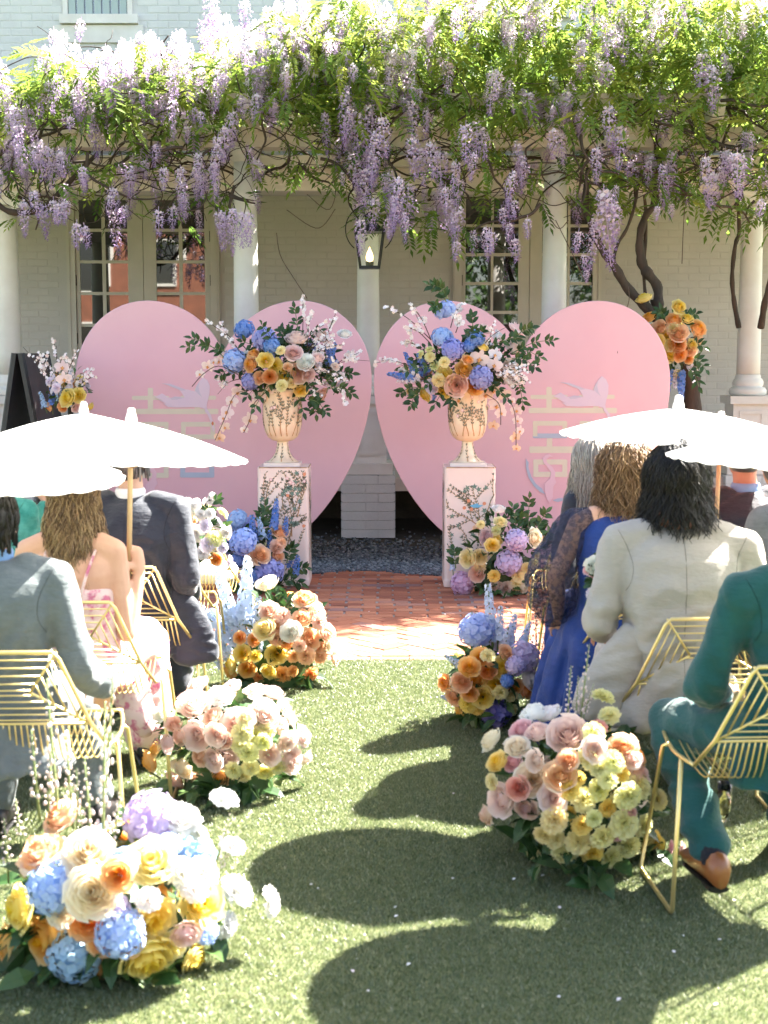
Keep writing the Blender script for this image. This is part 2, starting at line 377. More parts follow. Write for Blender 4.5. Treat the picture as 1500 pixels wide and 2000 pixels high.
# ---- brick paving
def clip(poly, x0, x1, y0, y1):
    for ax, lim, sg in ((0, x0, 1), (0, x1, -1), (1, y0, 1), (1, y1, -1)):
        out = []
        for i in range(len(poly)):
            a, b = poly[i - 1], poly[i]; ia = (a[ax] - lim) * sg >= 0; ib = (b[ax] - lim) * sg >= 0
            if ia != ib:
                t = (lim - a[ax]) / (b[ax] - a[ax]); out.append((a[0] + (b[0] - a[0]) * t, a[1] + (b[1] - a[1]) * t))
            if ib: out.append(b)
        poly = out
        if len(poly) < 3: return []
    return poly
def area(p): return abs(sum(p[i - 1][0] * p[i][1] - p[i][0] * p[i - 1][1] for i in range(len(p)))) / 2
paving = MB().box(-6, 6, G_EDGE + .002, PAVE_END, -.035, -.007).build('brick_paving', M['paver_joint']); struct(paving)
polys = []
j = .006
y = G_EDGE + .012; x = -5.8                       # edge course along the turf
while x < 5.8:
    polys.append([(x, y), (x + .2, y), (x + .2, y + .092), (x, y + .092)]); x += .212
hb0, hb1 = y + .1, HB_END
W_, Lb = .1, .2
ca = math.cos(PI / 4)
def rot45(p): return ((p[0] - p[1]) * ca, (p[0] + p[1]) * ca + (hb0 + hb1) / 2)
for i in range(-80, 80):                          # herringbone at 45 degrees
    for k in range(-80, 80):
        if (i - k) % 4 == 0: q = [(i * W_ + j / 2, k * W_ + j / 2), (i * W_ + Lb - j / 2, k * W_ + j / 2), (i * W_ + Lb - j / 2, k * W_ + W_ - j / 2), (i * W_ + j / 2, k * W_ + W_ - j / 2)]
        elif (i - k) % 4 == 3: q = [(i * W_ + j / 2, k * W_ + j / 2), (i * W_ + W_ - j / 2, k * W_ + j / 2), (i * W_ + W_ - j / 2, k * W_ + Lb - j / 2), (i * W_ + j / 2, k * W_ + Lb - j / 2)]
        else: continue
        c = rot45(q[0])
        if abs(c[0]) > 4.2 or not hb0 - .3 < c[1] < hb1 + .3: continue
        q = clip([rot45(p) for p in q], -4.2, 4.2, hb0, hb1)
        if q and area(q) > .0006: polys.append(q)
y = HB_END + .012; row = 0
while y < PAVE_END - .06:                         # running bond behind
    x = -4.6 + (.106 if row % 2 else 0) + R_(-.006, .006)
    while x < 4.6:
        g = R_(.004, .010) * (1.4 if row % 2 else 1)
        polys.append([(x + g, y), (x + .212 - g, y), (x + .212 - g, y + .088), (x + g, y + .088)]); x += .212
    y += .098; row += 1
def brick_top(p, m_):
    z1 = R_(-.0022, .0022); n = len(p); cxx = sum(a for a, b in p) / n; cyy = sum(b for a, b in p) / n
    q = [(cxx + (a - cxx) * .965, cyy + (b - cyy) * .955) for a, b in p]; r = random.random()
    vs = [(a, b, -.02) for a, b in p] + [(a, b, z1 - .004) for a, b in p] + [(a, b, z1 + R_(0, .001)) for a, b in q]
    fs = [(i, (i + 1) % n, n + (i + 1) % n, n + i) for i in range(n)] + [(n + i, n + (i + 1) % n, 2 * n + (i + 1) % n, 2 * n + i) for i in range(n)] + [tuple(range(2 * n, 3 * n))]
    m_.add(vs, fs, r)
def pix(p):                                       # where a place shows in the photograph
    d = Vector(p) - Vector((0, 0, H)); f = Vector((0, math.cos(TH), -math.sin(TH))); u = Vector((0, math.sin(TH), math.cos(TH)))
    z = d.dot(f); return 750 + F * d.x / z, 1000 - F * d.dot(u) / z
rest = MB(); singles = []
for p in polys:
    c = (sum(a for a, b in p) / len(p), sum(b for a, b in p) / len(p), 0); u, v = pix(c)
    if 380 < u < 1130 and 1120 < v: singles.append((c[1] + (0 if 600 < u < 920 else 3), p))
    else: brick_top(p, rest)
singles.sort(key=lambda a: a[0])
for i, (_, p) in enumerate(singles):
    if i < 300:
        b_ = MB(); brick_top(p, b_); b_.build('brick', M['red_brick'], paving)
    else: brick_top(p, rest)
stuffed(rest.build('paving_bricks', M['red_brick'], paving))

# ---- gravel bed and the soil under the porch
gb = MB().add([(-6, PAVE_END, -.012), (6, PAVE_END, -.012), (6, WY, -.012), (-6, WY, -.012)], [(0, 1, 2, 3)]).build('gravel_bed', M['soil']); struct(gb)
st = MB(); st.ell((0, 0, 0), (1, .8, .6), 5, 3)
gm = []; gs = []
for i in range(9000):
    u = R_(560, 940) if i % 3 else R_(0, 1500); yv = PAVE_END - .18 + abs(random.gauss(0, 1)) * .85
    if yv > 13.6: continue
    yv += .12 * math.sin(u * .02)
    c = Vector(((u - 750) / F * yv, yv, 0)); s_ = R_(.008, .02)
    gm.append(Matrix.Translation(c + Vector((0, 0, R_(-.004, .008)))) @ Matrix.Rotation(R_(0, 6), 4, 'Z') @ Matrix.Diagonal((s_, s_, s_, 1))); gs.append(R_(-.5, .5))
o = stamp('gravel', st.arr(), gm, M['gravel'], None, gs); tag(o, 'dark grey gravel between the brick paving and the porch pier', 'gravel', kind='stuff')

# ---- the house
house = empty('house', (0, WY, 0)); tag(house, 'white painted brick house with French doors behind the pergola', 'house')
def hz(o): o.location = o.location - Vector((0, WY, 0)) if False else o.location; return o
def hpart(mbx, name, m, parent=None, **k):        # built in place, then moved under the house
    mbx.v = [(a, b - WY, c) for a, b, c in mbx.v]
    return mbx.build(name, m, parent or house, **k)
def wx(px): return at(px, 700, WY).x
def wz(py): return at(750, py, WY).z
DOORS = [dict(x0=136, x1=431, mid=284, cols=((161, 204), (211, 254), (309, 353), (360, 403)), top=391, step=61.8, rows=8),
         dict(x0=884, x1=1171, mid=1032, cols=((908, 957), (962, 1010), (1056, 1105), (1110, 1157)), top=388, step=56.3, rows=8)]
WINS = [(140, 272, -120, 30), (1020, 1095, -130, 18), (560, 700, -220, -40)]
holes = [(wx(d['x0']), wx(d['x1']), .5, wz(352)) for d in DOORS] + [(wx(a), wx(b), wz(e), wz(c)) for a, b, c, e in WINS]
wall = hpart(MB().box(-7, 7, WY + .0022, WY + .3, 0, 3.3), 'wall', M['mortar_shaded']); upper = hpart(MB().box(-7, 7, WY + .0022, WY + .3, 3.301, 7.0), 'upper_wall', M['mortar_white'])  # same wall; the lower part is coloured darker to stand in for porch shade
rest = MB(); rest2 = MB(); parts = 0; z = .0; row = 0
while z < 6.9:
    x = -5.0 + (.1075 if row % 2 else 0)
    while x < 5.0:
        a, b = x + .003 + R_(-.001, .001), x + .212; x += .215
        keep = True
        for h in holes:
            if h[2] - .02 < z < h[3] - .0 and a < h[1] and b > h[0]: keep = False
        if not keep or b - a < .03: continue
        pr = R_(0, .0016); m_ = MB()
        m_.add([(a, WY + .006, z + .003), (b, WY + .006, z + .003), (b, WY + .006, z + .072), (a, WY + .006, z + .072),
                (a + .007, WY - pr, z + .009), (b - .007, WY - pr, z + .009), (b - .007, WY - pr, z + .066), (a + .007, WY - pr, z + .066)],
               [(4, 5, 6, 7), (0, 1, 5, 4), (1, 2, 6, 5), (2, 3, 7, 6), (3, 0, 4, 7)])
        u, v = pix(((a + b) / 2, WY, z))
        vis = (500 < u < 700 or 740 < u < 880 or 1175 < u < 1440) and 420 < v < 610 or u < 420 and 0 < v < 80
        if vis and parts < 300: parts += 1; hpart(m_, 'brick', M['shaded_brick' if z < 3.29 else 'white_brick'], wall if z < 3.29 else upper)
        elif z < 3.29: rest.add(m_.v, m_.f)
        else: rest2.add(m_.v, m_.f)
    z += .075; row += 1
stuffed(hpart(rest, 'wall_bricks', M['shaded_brick'], wall)); stuffed(hpart(rest2, 'wall_bricks', M['white_brick'], upper))
for d in DOORS:
    x0, x1, xm = wx(d['x0']), wx(d['x1']), wx(d['mid']); zt = wz(356); zb = .56
    dr = empty('french_door', (0, 0, 0)); dr.parent = house
    c = MB(); fw = .09                            # casing
    c.box(x0, x0 + fw, WY - .045, WY + .1, zb, zt); c.box(x1 - fw, x1, WY - .045, WY + .1, zb, zt); c.box(x0 - .04, x1 + .04, WY - .06, WY + .1, zt + .001, zt + .12)
    c.box(x0 + .02, x0 + .035, WY - .055, WY - .044, zb, zt); c.box(x1 - .035, x1 - .02, WY - .055, WY - .044, zb, zt)
    hpart(c, 'casing', M['cream_paint'], dr)
    for li, (l0, l1, cs) in enumerate(((x0 + fw + .004, xm - .003, d['cols'][:2]), (xm + .003, x1 - fw - .004, d['cols'][2:]))):
        p = [(wx(a), wx(b)) for a, b in cs]; zs = [(wz(d['top'] + d['step'] * (i + 1) - 6), wz(d['top'] + d['step'] * i)) for i in range(d['rows'])]
        zs = [q for q in zs if q[0] > .75]
        lf = MB(); ya, yb = WY - .02, WY + .03
        lf.box(l0, p[0][0], ya, yb, zb + .01, zt - .003); lf.box(p[1][1], l1, ya, yb, zb + .01, zt - .003)
        lf.box(p[0][0] + .0005, p[1][1] - .0005, ya + .001, yb - .001, zs[0][1], zt - .004); lf.box(p[0][0] + .0005, p[1][1] - .0005, ya + .001, yb - .001, zb + .011, zs[-1][0])
        hpart(lf, 'door_leaf', M['cream_paint'], dr)
        m_ = MB(); m_.box(p[0][1], p[1][0], ya + .006, yb - .006, zs[-1][0], zs[0][1]); hpart(m_, 'mullion', M['cream_paint'], dr)
        for i in range(len(zs) - 1):
            hpart(MB().box(p[0][0], p[1][1], ya + .008, yb - .008, zs[i + 1][1], zs[i][0]), 'glazing_bar', M['cream_paint'], dr)
        for q0, q1 in p:
            for (z0, z1) in zs:
                t1, t2 = R_(-.003, .003), R_(-.002, .002); w2 = (q1 - q0) / 2; h2 = (z1 - z0) / 2
                m_ = MB(); xc, zc = (q0 + q1) / 2, (z0 + z1) / 2
                vs_ = []
                for yo in (0, .004):
                    for sx, sz in ((-1, -1), (1, -1), (1, 1), (-1, 1)): vs_.append((xc + sx * w2, WY - .008 + yo + t1 * sx * w2 + t2 * sz * h2, zc + sz * h2))
                m_.add(vs_, [(0, 1, 2, 3), (7, 6, 5, 4), (0, 4, 5, 1), (1, 5, 6, 2), (2, 6, 7, 3), (3, 7, 4, 0)])
                hpart(m_, 'pane', M['pane'], dr)
        for zz in (1.75, 2.35, 2.8):              # hinges
            xx = l0 - .003 if li == 0 else l1 + .003
            hpart(MB().box(xx - .007, xx + .007, WY - .034, WY - .022, zz, zz + .11), 'hinge', M['black_metal'], dr)
M['shutter'] = mat('grey_green_shutter', (0.36, 0.43, 0.42), 0.6)
for a, b, c, e in WINS:
    x0, x1, z1, z0 = wx(a), wx(b), wz(c), wz(e)
    wd = empty('window', (0, 0, 0)); wd.parent = house
    hpart(MB().box(x0 - .03, x1 + .06, WY - .07, WY + .06, z0 - .09, z0), 'sill', M['column_paint'], wd)
    for xa in (x0, x1 - .05): hpart(MB().box(xa, xa + .05, WY - .03, WY + .1, z0 + .001, z1), 'window_frame', M['column_paint'], wd)
    hpart(MB().box(x0 + .05, x1 - .05, WY - .006, WY + .004, z0 + .001, z1), 'pane', M['pane'], wd)
    if a == 140:
        n = 7; w2 = (x1 - x0 - .1) / n
        for i in range(n): hpart(MB().box(x0 + .05 + i * w2 + .008, x0 + .05 + (i + 1) * w2 - .008, WY - .02, WY - .007, z0 + .002, z1), 'slat', M['shutter'], wd)
hpart(MB().box(wx(120), wx(292), WY - .03, WY + .05, wz(84), wz(50)), 'stone_band', M['column_paint'])
# porch: floor, roof, entablature and the columns on brick piers
hpart(MB().box(-6, 6, 12.72, WY, .42, .54), 'porch_floor', M['cream_paint'])
hpart(MB().box(-6, 6, 14.2, WY, 0, .42), 'foundation', M['soil'])
hpart(MB().box(-6, 6, 12.62, WY, 3.265, 3.36), 'porch_roof', M['cream_paint'])
hpart(MB().box(-6, 6, 12.74, 13.04, 3.07, 3.264), 'porch_beam', M['beam_paint'])
def shaft(r, z0, z1, segs=28):
    pr = []
    for i in range(9):
        f = i / 8; pr.append((r * (1 - .15 * f ** 1.7), z0 + (z1 - z0) * f))
    return pr
def porch_column(px):
    X = at(px, 560, 12.9).x; Yc = 12.9
    col = empty('column', (X, Yc - WY, 0)); col.parent = house
    zc = at(750, 738, Yc).z
    b = MB(); b.lathe([(.107, zc + .03), (.112, zc + .02), (.112, zc), (.125, zc - .01), (.137, zc - .035), (.137, zc - .06), (.125, zc - .08), (.15, zc - .085), (.165, zc - .11), (.165, zc - .14), (.15, zc - .16)], 28)
    b.build('column_base', M['column_paint'], col, True)
    MB().lathe(shaft(.105, zc + .02, 2.96), 28).build('shaft', M['column_paint'], col, True)
    c = MB(); c.box(-.17, .17, -.17, .17, 3.03, 3.068); c.box(-.14, .14, -.14, .14, 2.955, 3.03)
    for sx in (-1, 1):
        for sy in (-1, 1):
            c.tube([(sx * .12, sy * .165, 2.96), (sx * .12, sy * .1, 2.96)], .05, 14)
    c.build('capital', M['column_paint'], col)
    p = MB(); z0 = .57; zt = zc - .16
    p.box(-.2, .2, -.2, .2, zt - .07, zt); p.box(-.165, .165, -.165, .165, z0 + .1, zt - .071); p.box(-.22, .22, -.22, .22, z0 + .001, z0 + .1)
    p.box(-.11, .11, -.176, -.164, z0 + .17, z0 + .2); p.box(-.11, .11, -.176, -.164, zt - .16, zt - .13); p.box(-.11, -.085, -.175, -.164, z0 + .2, zt - .16); p.box(.085, .11, -.175, -.164, z0 + .2, zt - .16)
    p.build('pedestal', M['column_paint'], col)
    pier = MB().box(-.232, .232, -.232, .232, 0, z0 - .01).build('pier', M['mortar_white'], col)
    n = 7; ch = z0 / n
    for i in range(n):
        for k in range(2):
            s0 = -.24 if k == 0 else (-.02 if i % 2 else .09); s1 = (-.02 if i % 2 else .09) if k == 0 else .24
            m_ = MB(); a, bb, q = s0 + .004, s1 - .004, R_(0, .004)
            m_.box(a, bb, -.24 - q, -.2, i * ch + .004, (i + 1) * ch - .004); m_.build('brick', M['white_brick'], col)
        for sx in (-1, 1):
            m_ = MB(); m_.box(min(sx * .2, sx * .243), max(sx * .2, sx * .243), -.199, .24, i * ch + .005, (i + 1) * ch - .005); m_.build('brick', M['white_brick'], col)
for px in (16, 719, 1466): porch_column(px)

# ---- the pergola in front of the porch
PY = 11.95
perg = empty('pergola', (0, PY, 0)); tag(perg, 'cream timber pergola on round white columns carrying the wisteria', 'pergola')
def ppart(mbx, name, m, parent=None, **k):
    mbx.v = [(a, b - PY, c) for a, b, c in mbx.v]; return mbx.build(name, m, parent or perg, **k)
zA0, zA1 = at(750, 291, PY).z, at(750, 253, PY).z
for px in (480, 1083, -190, 1690):
    X = at(px, 500, PY).x
    col = empty('column', (X, 0, 0)); col.parent = perg
    MB().lathe([(.16, 0), (.16, .5), (.14, .52), (.14, .95), (.155, .97), (.155, 1.0), (.125, 1.02), (.135, 1.05), (.11, 1.08)], 28).build('column_base', M['column_paint'], col, False)
    MB().lathe(shaft(.108, 1.07, zA0 - .1), 28).build('shaft', M['column_paint'], col, True)
    MB().lathe([(.092, zA0 - .11), (.12, zA0 - .08), (.12, zA0 - .06), (.14, zA0 - .03), (.14, zA0 - .001)], 28).build('capital', M['column_paint'], col)
ppart(MB().box(-5.6, 5.6, PY - .11, PY + .11, zA0, zA1), 'beam', M['beam_paint'])
ppart(MB().box(-5.6, 5.6, PY - .135, PY - .112, zA1 - .05, zA1), 'moulding', M['beam_paint'])
for i in range(9):
    X = -4.9 + i * 1.22 + .19
    m_ = MB(); m_.prism([(PY - .62, zA1 + .08), (PY - .55, zA1 + .002), (14.9, zA1 + .002), (14.9, zA1 + .16), (PY - .62, zA1 + .16)], X - .045, X + .045, 'x')
    ppart(m_, 'rafter', M['column_paint'])
for i in range(12):
    yv = PY - .5 + i * .28
    ppart(MB().box(-5.6, 5.6, yv - .02, yv + .02, zA1 + .161, zA1 + .2), 'slat', M['cream_paint'])
# ================================================================== THE WISTERIA
wist = empty('wisteria', at(1352, 1060, 11.62)); wist.location.z = 0
tag(wist, 'lilac flowering wisteria with a twisted trunk, spread over the pergola', 'wisteria')
W0 = wist.location.copy()
def wl_(p): return Vector(p) - W0
TRUNKS = [
    ([(1352, 1062, 11.62), (1350, 930, 11.6), (1352, 800, 11.58), (1347, 720, 11.55), (1322, 670, 11.5), (1295, 640, 11.5), (1284, 610, 11.52), (1283, 585, 11.52)], (.11, .10, .095, .085, .08, .075, .07, .06)),
    ([(1292, 632, 11.5), (1262, 600, 11.48), (1225, 562, 11.45), (1200, 520, 11.4), (1172, 480, 11.4), (1152, 430, 11.45), (1143, 395, 11.5), (1150, 330, 11.6)], (.055, .05, .046, .042, .04, .036, .034, .03)),
    ([(1285, 600, 11.52), (1284, 560, 11.55), (1262, 530, 11.55), (1252, 505, 11.55), (1250, 460, 11.55), (1262, 420, 11.6), (1278, 395, 11.65), (1290, 300, 11.8)], (.055, .05, .055, .05, .038, .036, .034, .03)),
    ([(1268, 605, 11.6), (1260, 570, 11.62), (1258, 520, 11.62), (1262, 430, 11.62), (1258, 380, 11.62)], (.02, .018, .018, .018, .016)),
    ([(1198, 515, 11.45), (1205, 480, 11.5), (1225, 445, 11.5), (1240, 400, 11.5), (1246, 360, 11.55)], (.016, .016, .016, .015, .014)),
    ([(1443, 640, 12.5), (1434, 590, 12.45), (1430, 540, 12.4), (1436, 480, 12.4), (1444, 450, 12.4), (1440, 380, 12.3)], (.03, .026, .024, .024, .022, .02)),
    ([(1486, 640, 12.5), (1494, 590, 12.4), (1506, 540, 12.4), (1515, 440, 12.3)], (.04, .034, .03, .03)),
    ([(-10, 395, 11.5), (25, 415, 11.5), (85, 405, 11.6), (150, 340, 11.7), (190, 300, 11.8)], (.03, .03, .03, .026, .02)),
]
for pts_, rs in TRUNKS:
    p = spline([wl_(at(a, b, c)) for a, b, c in pts_], len(pts_) * 4)
    rr = np.interp(np.linspace(0, 1, len(p)), np.linspace(0, 1, len(rs)), rs)
    rr = [r * (1 + .12 * math.sin(i * 1.7) + R_(-.06, .06)) * .8 for i, r in enumerate(rr)]
    MB().tube(p, rr, 10).build('trunk' if rs[0] > .09 else 'limb', M['bark'], wist, True)

TOPX = [-120, 0, 60, 105, 150, 200, 260, 330, 385, 430, 480, 520, 590, 640, 700, 1700]
TOPY = [160, 150, 130, 70, 130, 120, 100, 105, 75, 60, 80, 55, 20, 10, -10, -60]
BOTX = [-100, 0, 60, 110, 200, 300, 400, 470, 540, 600, 660, 720, 800, 900, 990, 1050, 1110, 1170, 1250, 1330, 1400, 1500, 1600]
BOTY = [420, 420, 440, 410, 440, 420, 450, 430, 350, 345, 380, 440, 450, 460, 440, 400, 430, 400, 410, 390, 420, 430, 430]
def top_y(x): return float(np.interp(x, TOPX, TOPY)) + 25 * noise.noise(Vector((x * .02, 3.1, 0)))
def bot_y(x): return float(np.interp(x, BOTX, BOTY))
def clump(x, y, k=0.0, sc_=.014): return noise.noise(Vector((x * sc_, y * sc_ * 1.2, k)))
def spot(py_bias=1.0):
    """a place in the hanging front of the vine (photograph pixel and depth), denser on top, in clumps below"""
    while True:
        x = R_(-110, 1610); t, b = top_y(x), bot_y(x)
        y = R_(t - 15, b)
        dens = 1.0 if y < 245 else max(.2, 1.0 - (y - 245) / 130.0) * .75
        if y > 245 and x > 1150: dens = max(dens, .5)
        if y > 245 and 560 < x < 900: dens = max(dens, .4)
        if y < 60 and x < 620: dens *= .55
        c = clump(x, y)
        if 225 < y < 310 and c < .08: dens *= .22
        if 225 < y < 310 and x < 640: dens *= .6
        if random.random() < dens * (1.15 + 1.7 * c) * py_bias:
            return x, y
def depth(x, y):
    f = min(1, max(0, (y - 60) / 300))
    return random.choice((R_(10.75, 11.4), R_(10.9, 12.1), R_(11.1, 12.8))) if y < 260 else R_(10.85, 12.2)

# compound leaf: a midrib with paired leaflets, along +x, drooping
def leaf_tmpl(n=6, droop=.35, wide=.17):
    m_ = MB()
    def lf(base, ang, ln, wd, dz):
        d = Vector((math.cos(ang), math.sin(ang), 0)); s_ = Vector((-d.y, d.x, 0))
        a = base + d * ln * .45 + Vector((0, 0, -.02 - dz * .3)); t_ = base + d * ln + Vector((0, 0, -dz))
        m_.add([base, a + s_ * wd + Vector((0, 0, .03)), t_, a - s_ * wd + Vector((0, 0, .03)), a], [(0, 4, 1), (4, 2, 1), (0, 3, 4), (4, 3, 2)], R_(.4, .6))
    for i in range(n):
        f = .18 + .75 * i / n; b = Vector((f, 0, -droop * f * f))
        for sg in (-1, 1): lf(b, sg * R_(.75, 1.05), wide * 2.1 * (1 - .35 * abs(f - .5)), wide * .36, R_(.05, .16))
    lf(Vector((.93, 0, -droop * .86)), 0, wide * 2.2, wide * .36, .12)
    m_.add([(0, .006, 0), (0, -.006, 0), (.95, 0, -droop * .9)], [(0, 1, 2)], .5)
    return m_
LEAF = [leaf_tmpl(6, .3), leaf_tmpl(5, .55, .19), leaf_tmpl(7, .42, .15)]
LEAF_A = [q.arr() for q in LEAF]
LEAF_ME = []
for q in LEAF:
    me = q.mesh('leaf'); me.materials.append(M['wleaf']); LEAF_ME.append(me)
def leaf_mat_(c, s_):
    return Matrix.Translation(c) @ Matrix.Rotation(R_(0, 2 * PI), 4, 'Z') @ Matrix.Rotation(R_(-.5, 1.0), 4, 'Y') @ Matrix.Rotation(R_(-.5, .5), 4, 'X') @ Matrix.Diagonal((s_, s_, s_, 1))
bulk = [[], [], []]; bshade = [[], [], []]; single = []
for i in range(3400):
    x, y = spot(); d = depth(x, y)
    if x < 560 and random.random() < .5: continue
    c = wl_(at(x, y, d)); s_ = R_(.13, .26)
    k = random.randrange(3); sh = np.clip((150 - y) / 800 + .14 + random.gauss(0, .17), -.4, .5)  # sh: leaves higher up are coloured lighter, standing in for sunlight
    mt = leaf_mat_(c, s_)
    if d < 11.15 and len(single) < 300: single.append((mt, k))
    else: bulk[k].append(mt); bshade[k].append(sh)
for i in range(2600):                               # the roof of leaves running back to the house
    xx, yv = R_(-5.4, 5.4), R_(11.0, 14.9); zz = R_(3.72, 4.35); k = random.randrange(3)
    u, v = pix((xx, yv, zz))
    if v < top_y(u) + 30: zz = at(u, top_y(u) + R_(30, 90), yv).z
    if zz < 3.6: continue
    c = wl_((xx, yv, zz))
    bulk[k].append(leaf_mat_(c, R_(.22, .36))); bshade[k].append(R_(-.2, .35))
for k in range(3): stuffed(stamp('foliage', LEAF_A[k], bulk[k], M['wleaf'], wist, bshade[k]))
for mt, k in single: obj('leaf', LEAF_ME[k], wist, mtx=mt)

# racemes: hanging tapered clusters of pea flowers
def raceme_tmpl(nf, ln, rad, seed):
    rr = random.Random(seed); m_ = MB()
    for i in range(nf):
        f = (i + .5) / nf; a = i * 2.4 + rr.uniform(-.4, .4)
        r = rad * (0.55 + .6 * math.sin(min(1, f * 1.6 + .15) * PI * .62)) * (1 - .72 * max(0, f - .45) / .55) * rr.uniform(.7, 1.15)
        c = Vector((math.cos(a) * r, math.sin(a) * r, -f * ln + rr.uniform(-.012, .012)))
        o_ = Vector((math.cos(a), math.sin(a), rr.uniform(-.5, .3))).normalized(); up = Vector((0, 0, 1)); s_ = o_.cross(up).normalized(); up = s_.cross(o_)
        z = rr.uniform(.011, .017) * (1 - .45 * f)
        t_ = min(1, max(0, .78 - .62 * f + rr.uniform(-.16, .16)))
        m_.add([c, c + s_ * z + up * z * .8, c + up * z * 1.5 + o_ * z * .3, c - s_ * z + up * z * .8], [(0, 1, 2), (0, 2, 3)], t_)
        m_.add([c, c + o_ * z * 1.3 + s_ * z * .5 - up * z * .3, c + o_ * z * 1.5 - up * z * .9, c + o_ * z * 1.1 - s_ * z * .5 - up * z * .3], [(0, 1, 2), (0, 2, 3)], max(0, t_ - .28))
    m_.tube([(0, 0, .04), (0, 0, -ln * .95)], .0025, 3, .5)
    return m_
RAC = [raceme_tmpl(95, .30, .042, 1), raceme_tmpl(70, .22, .040, 2), raceme_tmpl(120, .40, .040, 3), raceme_tmpl(55, .16, .038, 4), raceme_tmpl(80, .26, .034, 5), raceme_tmpl(42, .15, .028, 6)]
RAC_A = [q.arr() for q in RAC]; RAC_ME = []
for q in RAC:
    me = q.mesh('flower_cluster'); me.materials.append(M['wflower']); RAC_ME.append(me)
def rac_m(c, s_): return Matrix.Translation(c) @ Matrix.Rotation(R_(-.14, .14), 4, 'X') @ Matrix.Rotation(R_(-.14, .14), 4, 'Y') @ Matrix.Rotation(R_(0, 6.28), 4, 'Z') @ Matrix.Diagonal((s_ * R_(.9, 1.15), s_ * R_(.9, 1.15), s_, 1))
KEY = [(1180, 375, 2, 1.5), (1165, 430, 2, 1.1), (1200, 400, 0, 1.0), (1390, 130, 0, 1.2), (1372, 110, 1, 1.2), (1378, 310, 2, 1.0), (1395, 340, 0, 1.0), (1440, 300, 0, 1.2), (1445, 320, 4, 1.1), (1190, 210, 0, 1.2), (1215, 250, 0, 1.2), (1165, 290, 0, 1.1),
       (455, 410, 2, .9), (440, 420, 0, 1.0), (470, 415, 0, 1.0), (428, 415, 1, 1.0), (485, 420, 4, .9), (425, 270, 2, .9), (440, 250, 0, 1.1), (455, 220, 0, 1.0), (418, 320, 0, 1.0), (352, 330, 2, .85), (362, 380, 4, .8), (338, 405, 1, 1), (310, 415, 5, 1.2),
       (704, 430, 0, .9), (715, 330, 0, 1.1), (735, 260, 2, 1.0), (700, 220, 0, 1.3), (720, 210, 2, 1.0), (745, 230, 0, 1.2), (690, 300, 0, 1.1), (760, 340, 0, 1.3), (780, 350, 2, 1.0), (800, 360, 0, 1.2), (772, 390, 4, 1.1), (757, 430, 5, 1.2), (790, 420, 4, .9), (820, 290, 0, 1.2), (840, 280, 0, 1.1), (805, 270, 0, 1.1), (860, 300, 1, 1.2), (880, 390, 0, 1.1), (895, 410, 4, 1.1), (870, 370, 1, 1.0), (910, 245, 0, 1.0), (930, 240, 0, 1.1), (940, 255, 1, 1.1), (890, 320, 1, 1.1), (925, 300, 0, .9),
       (925, 455, 4, .8), (950, 450, 4, .9), (960, 455, 5, 1.1), (892, 475, 5, 1.0), (1005, 470, 5, 1.1), (995, 440, 5, 1.0), (980, 410, 5, 1.2), (1030, 430, 5, 1.1), (1005, 395, 5, 1.0), (1010, 280, 0, .9), (1020, 310, 4, 1), (1000, 340, 4, 1), (1095, 260, 0, .9), (1080, 255, 1, 1.0),
       (45, 395, 0, .9), (65, 375, 1, 1.0), (105, 395, 5, 1.2), (130, 395, 1, .9), (115, 400, 5, 1), (150, 440, 5, 1.2), (165, 445, 5, 1.1), (75, 280, 1, 1.3), (95, 290, 1, 1.1), (118, 300, 1, 1), (220, 370, 1, .9), (215, 385, 5, 1.1), (20, 220, 0, 1.1), (35, 245, 0, 1), (55, 190, 1, 1), (95, 160, 0, .9), (160, 330, 5, 1.1),
       (410, -10, 0, 1.1), (418, 20, 4, 1.1), (400, 40, 1, 1.1), (478, 5, 5, 1.3), (790, 5, 1, 1.2), (1030, 20, 1, 1.1), (105, 60, 0, 1.0), (115, 95, 1, 1.1), (158, 42, 5, 1.1), (320, 330, 1, .9), (1140, 500, 5, .9), (1145, 530, 5, .6), (1130, 455, 5, 1.1), (1285, 405, 5, .8), (1312, 400, 5, .8)]
nrac = 0
for (x, y, k, s_) in KEY:
    obj('flower_cluster', RAC_ME[k], wist, mtx=rac_m(wl_(at(x, y, R_(10.7, 11.05))), s_ * R_(.78, 1.0))); nrac += 1
rb = [[] for _ in RAC]; rs_ = [[] for _ in RAC]
for i in range(1750):
    x, y = spot(.9)
    if x > 1030 and y < 210 and random.random() < .3: continue
    if clump(x, y, 7.7, .011) < (-.25 if x < 600 else -.05): continue
    d = depth(x, y); k = random.randrange(6); mt = rac_m(wl_(at(x, y - 20, d)), R_(.5, .98)); lit = np.clip((190 - y) / 300, -.12, .32)  # lit: sunlight put into the colour, higher clusters paler
    if d < 11.5 and nrac < 300: obj('flower_cluster', RAC_ME[k], wist, mtx=mt); nrac += 1
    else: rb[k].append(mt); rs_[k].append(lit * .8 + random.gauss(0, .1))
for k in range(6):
    if rb[k]: stuffed(stamp('flower_clusters', RAC_A[k], rb[k], M['wflower'], wist, rs_[k]))

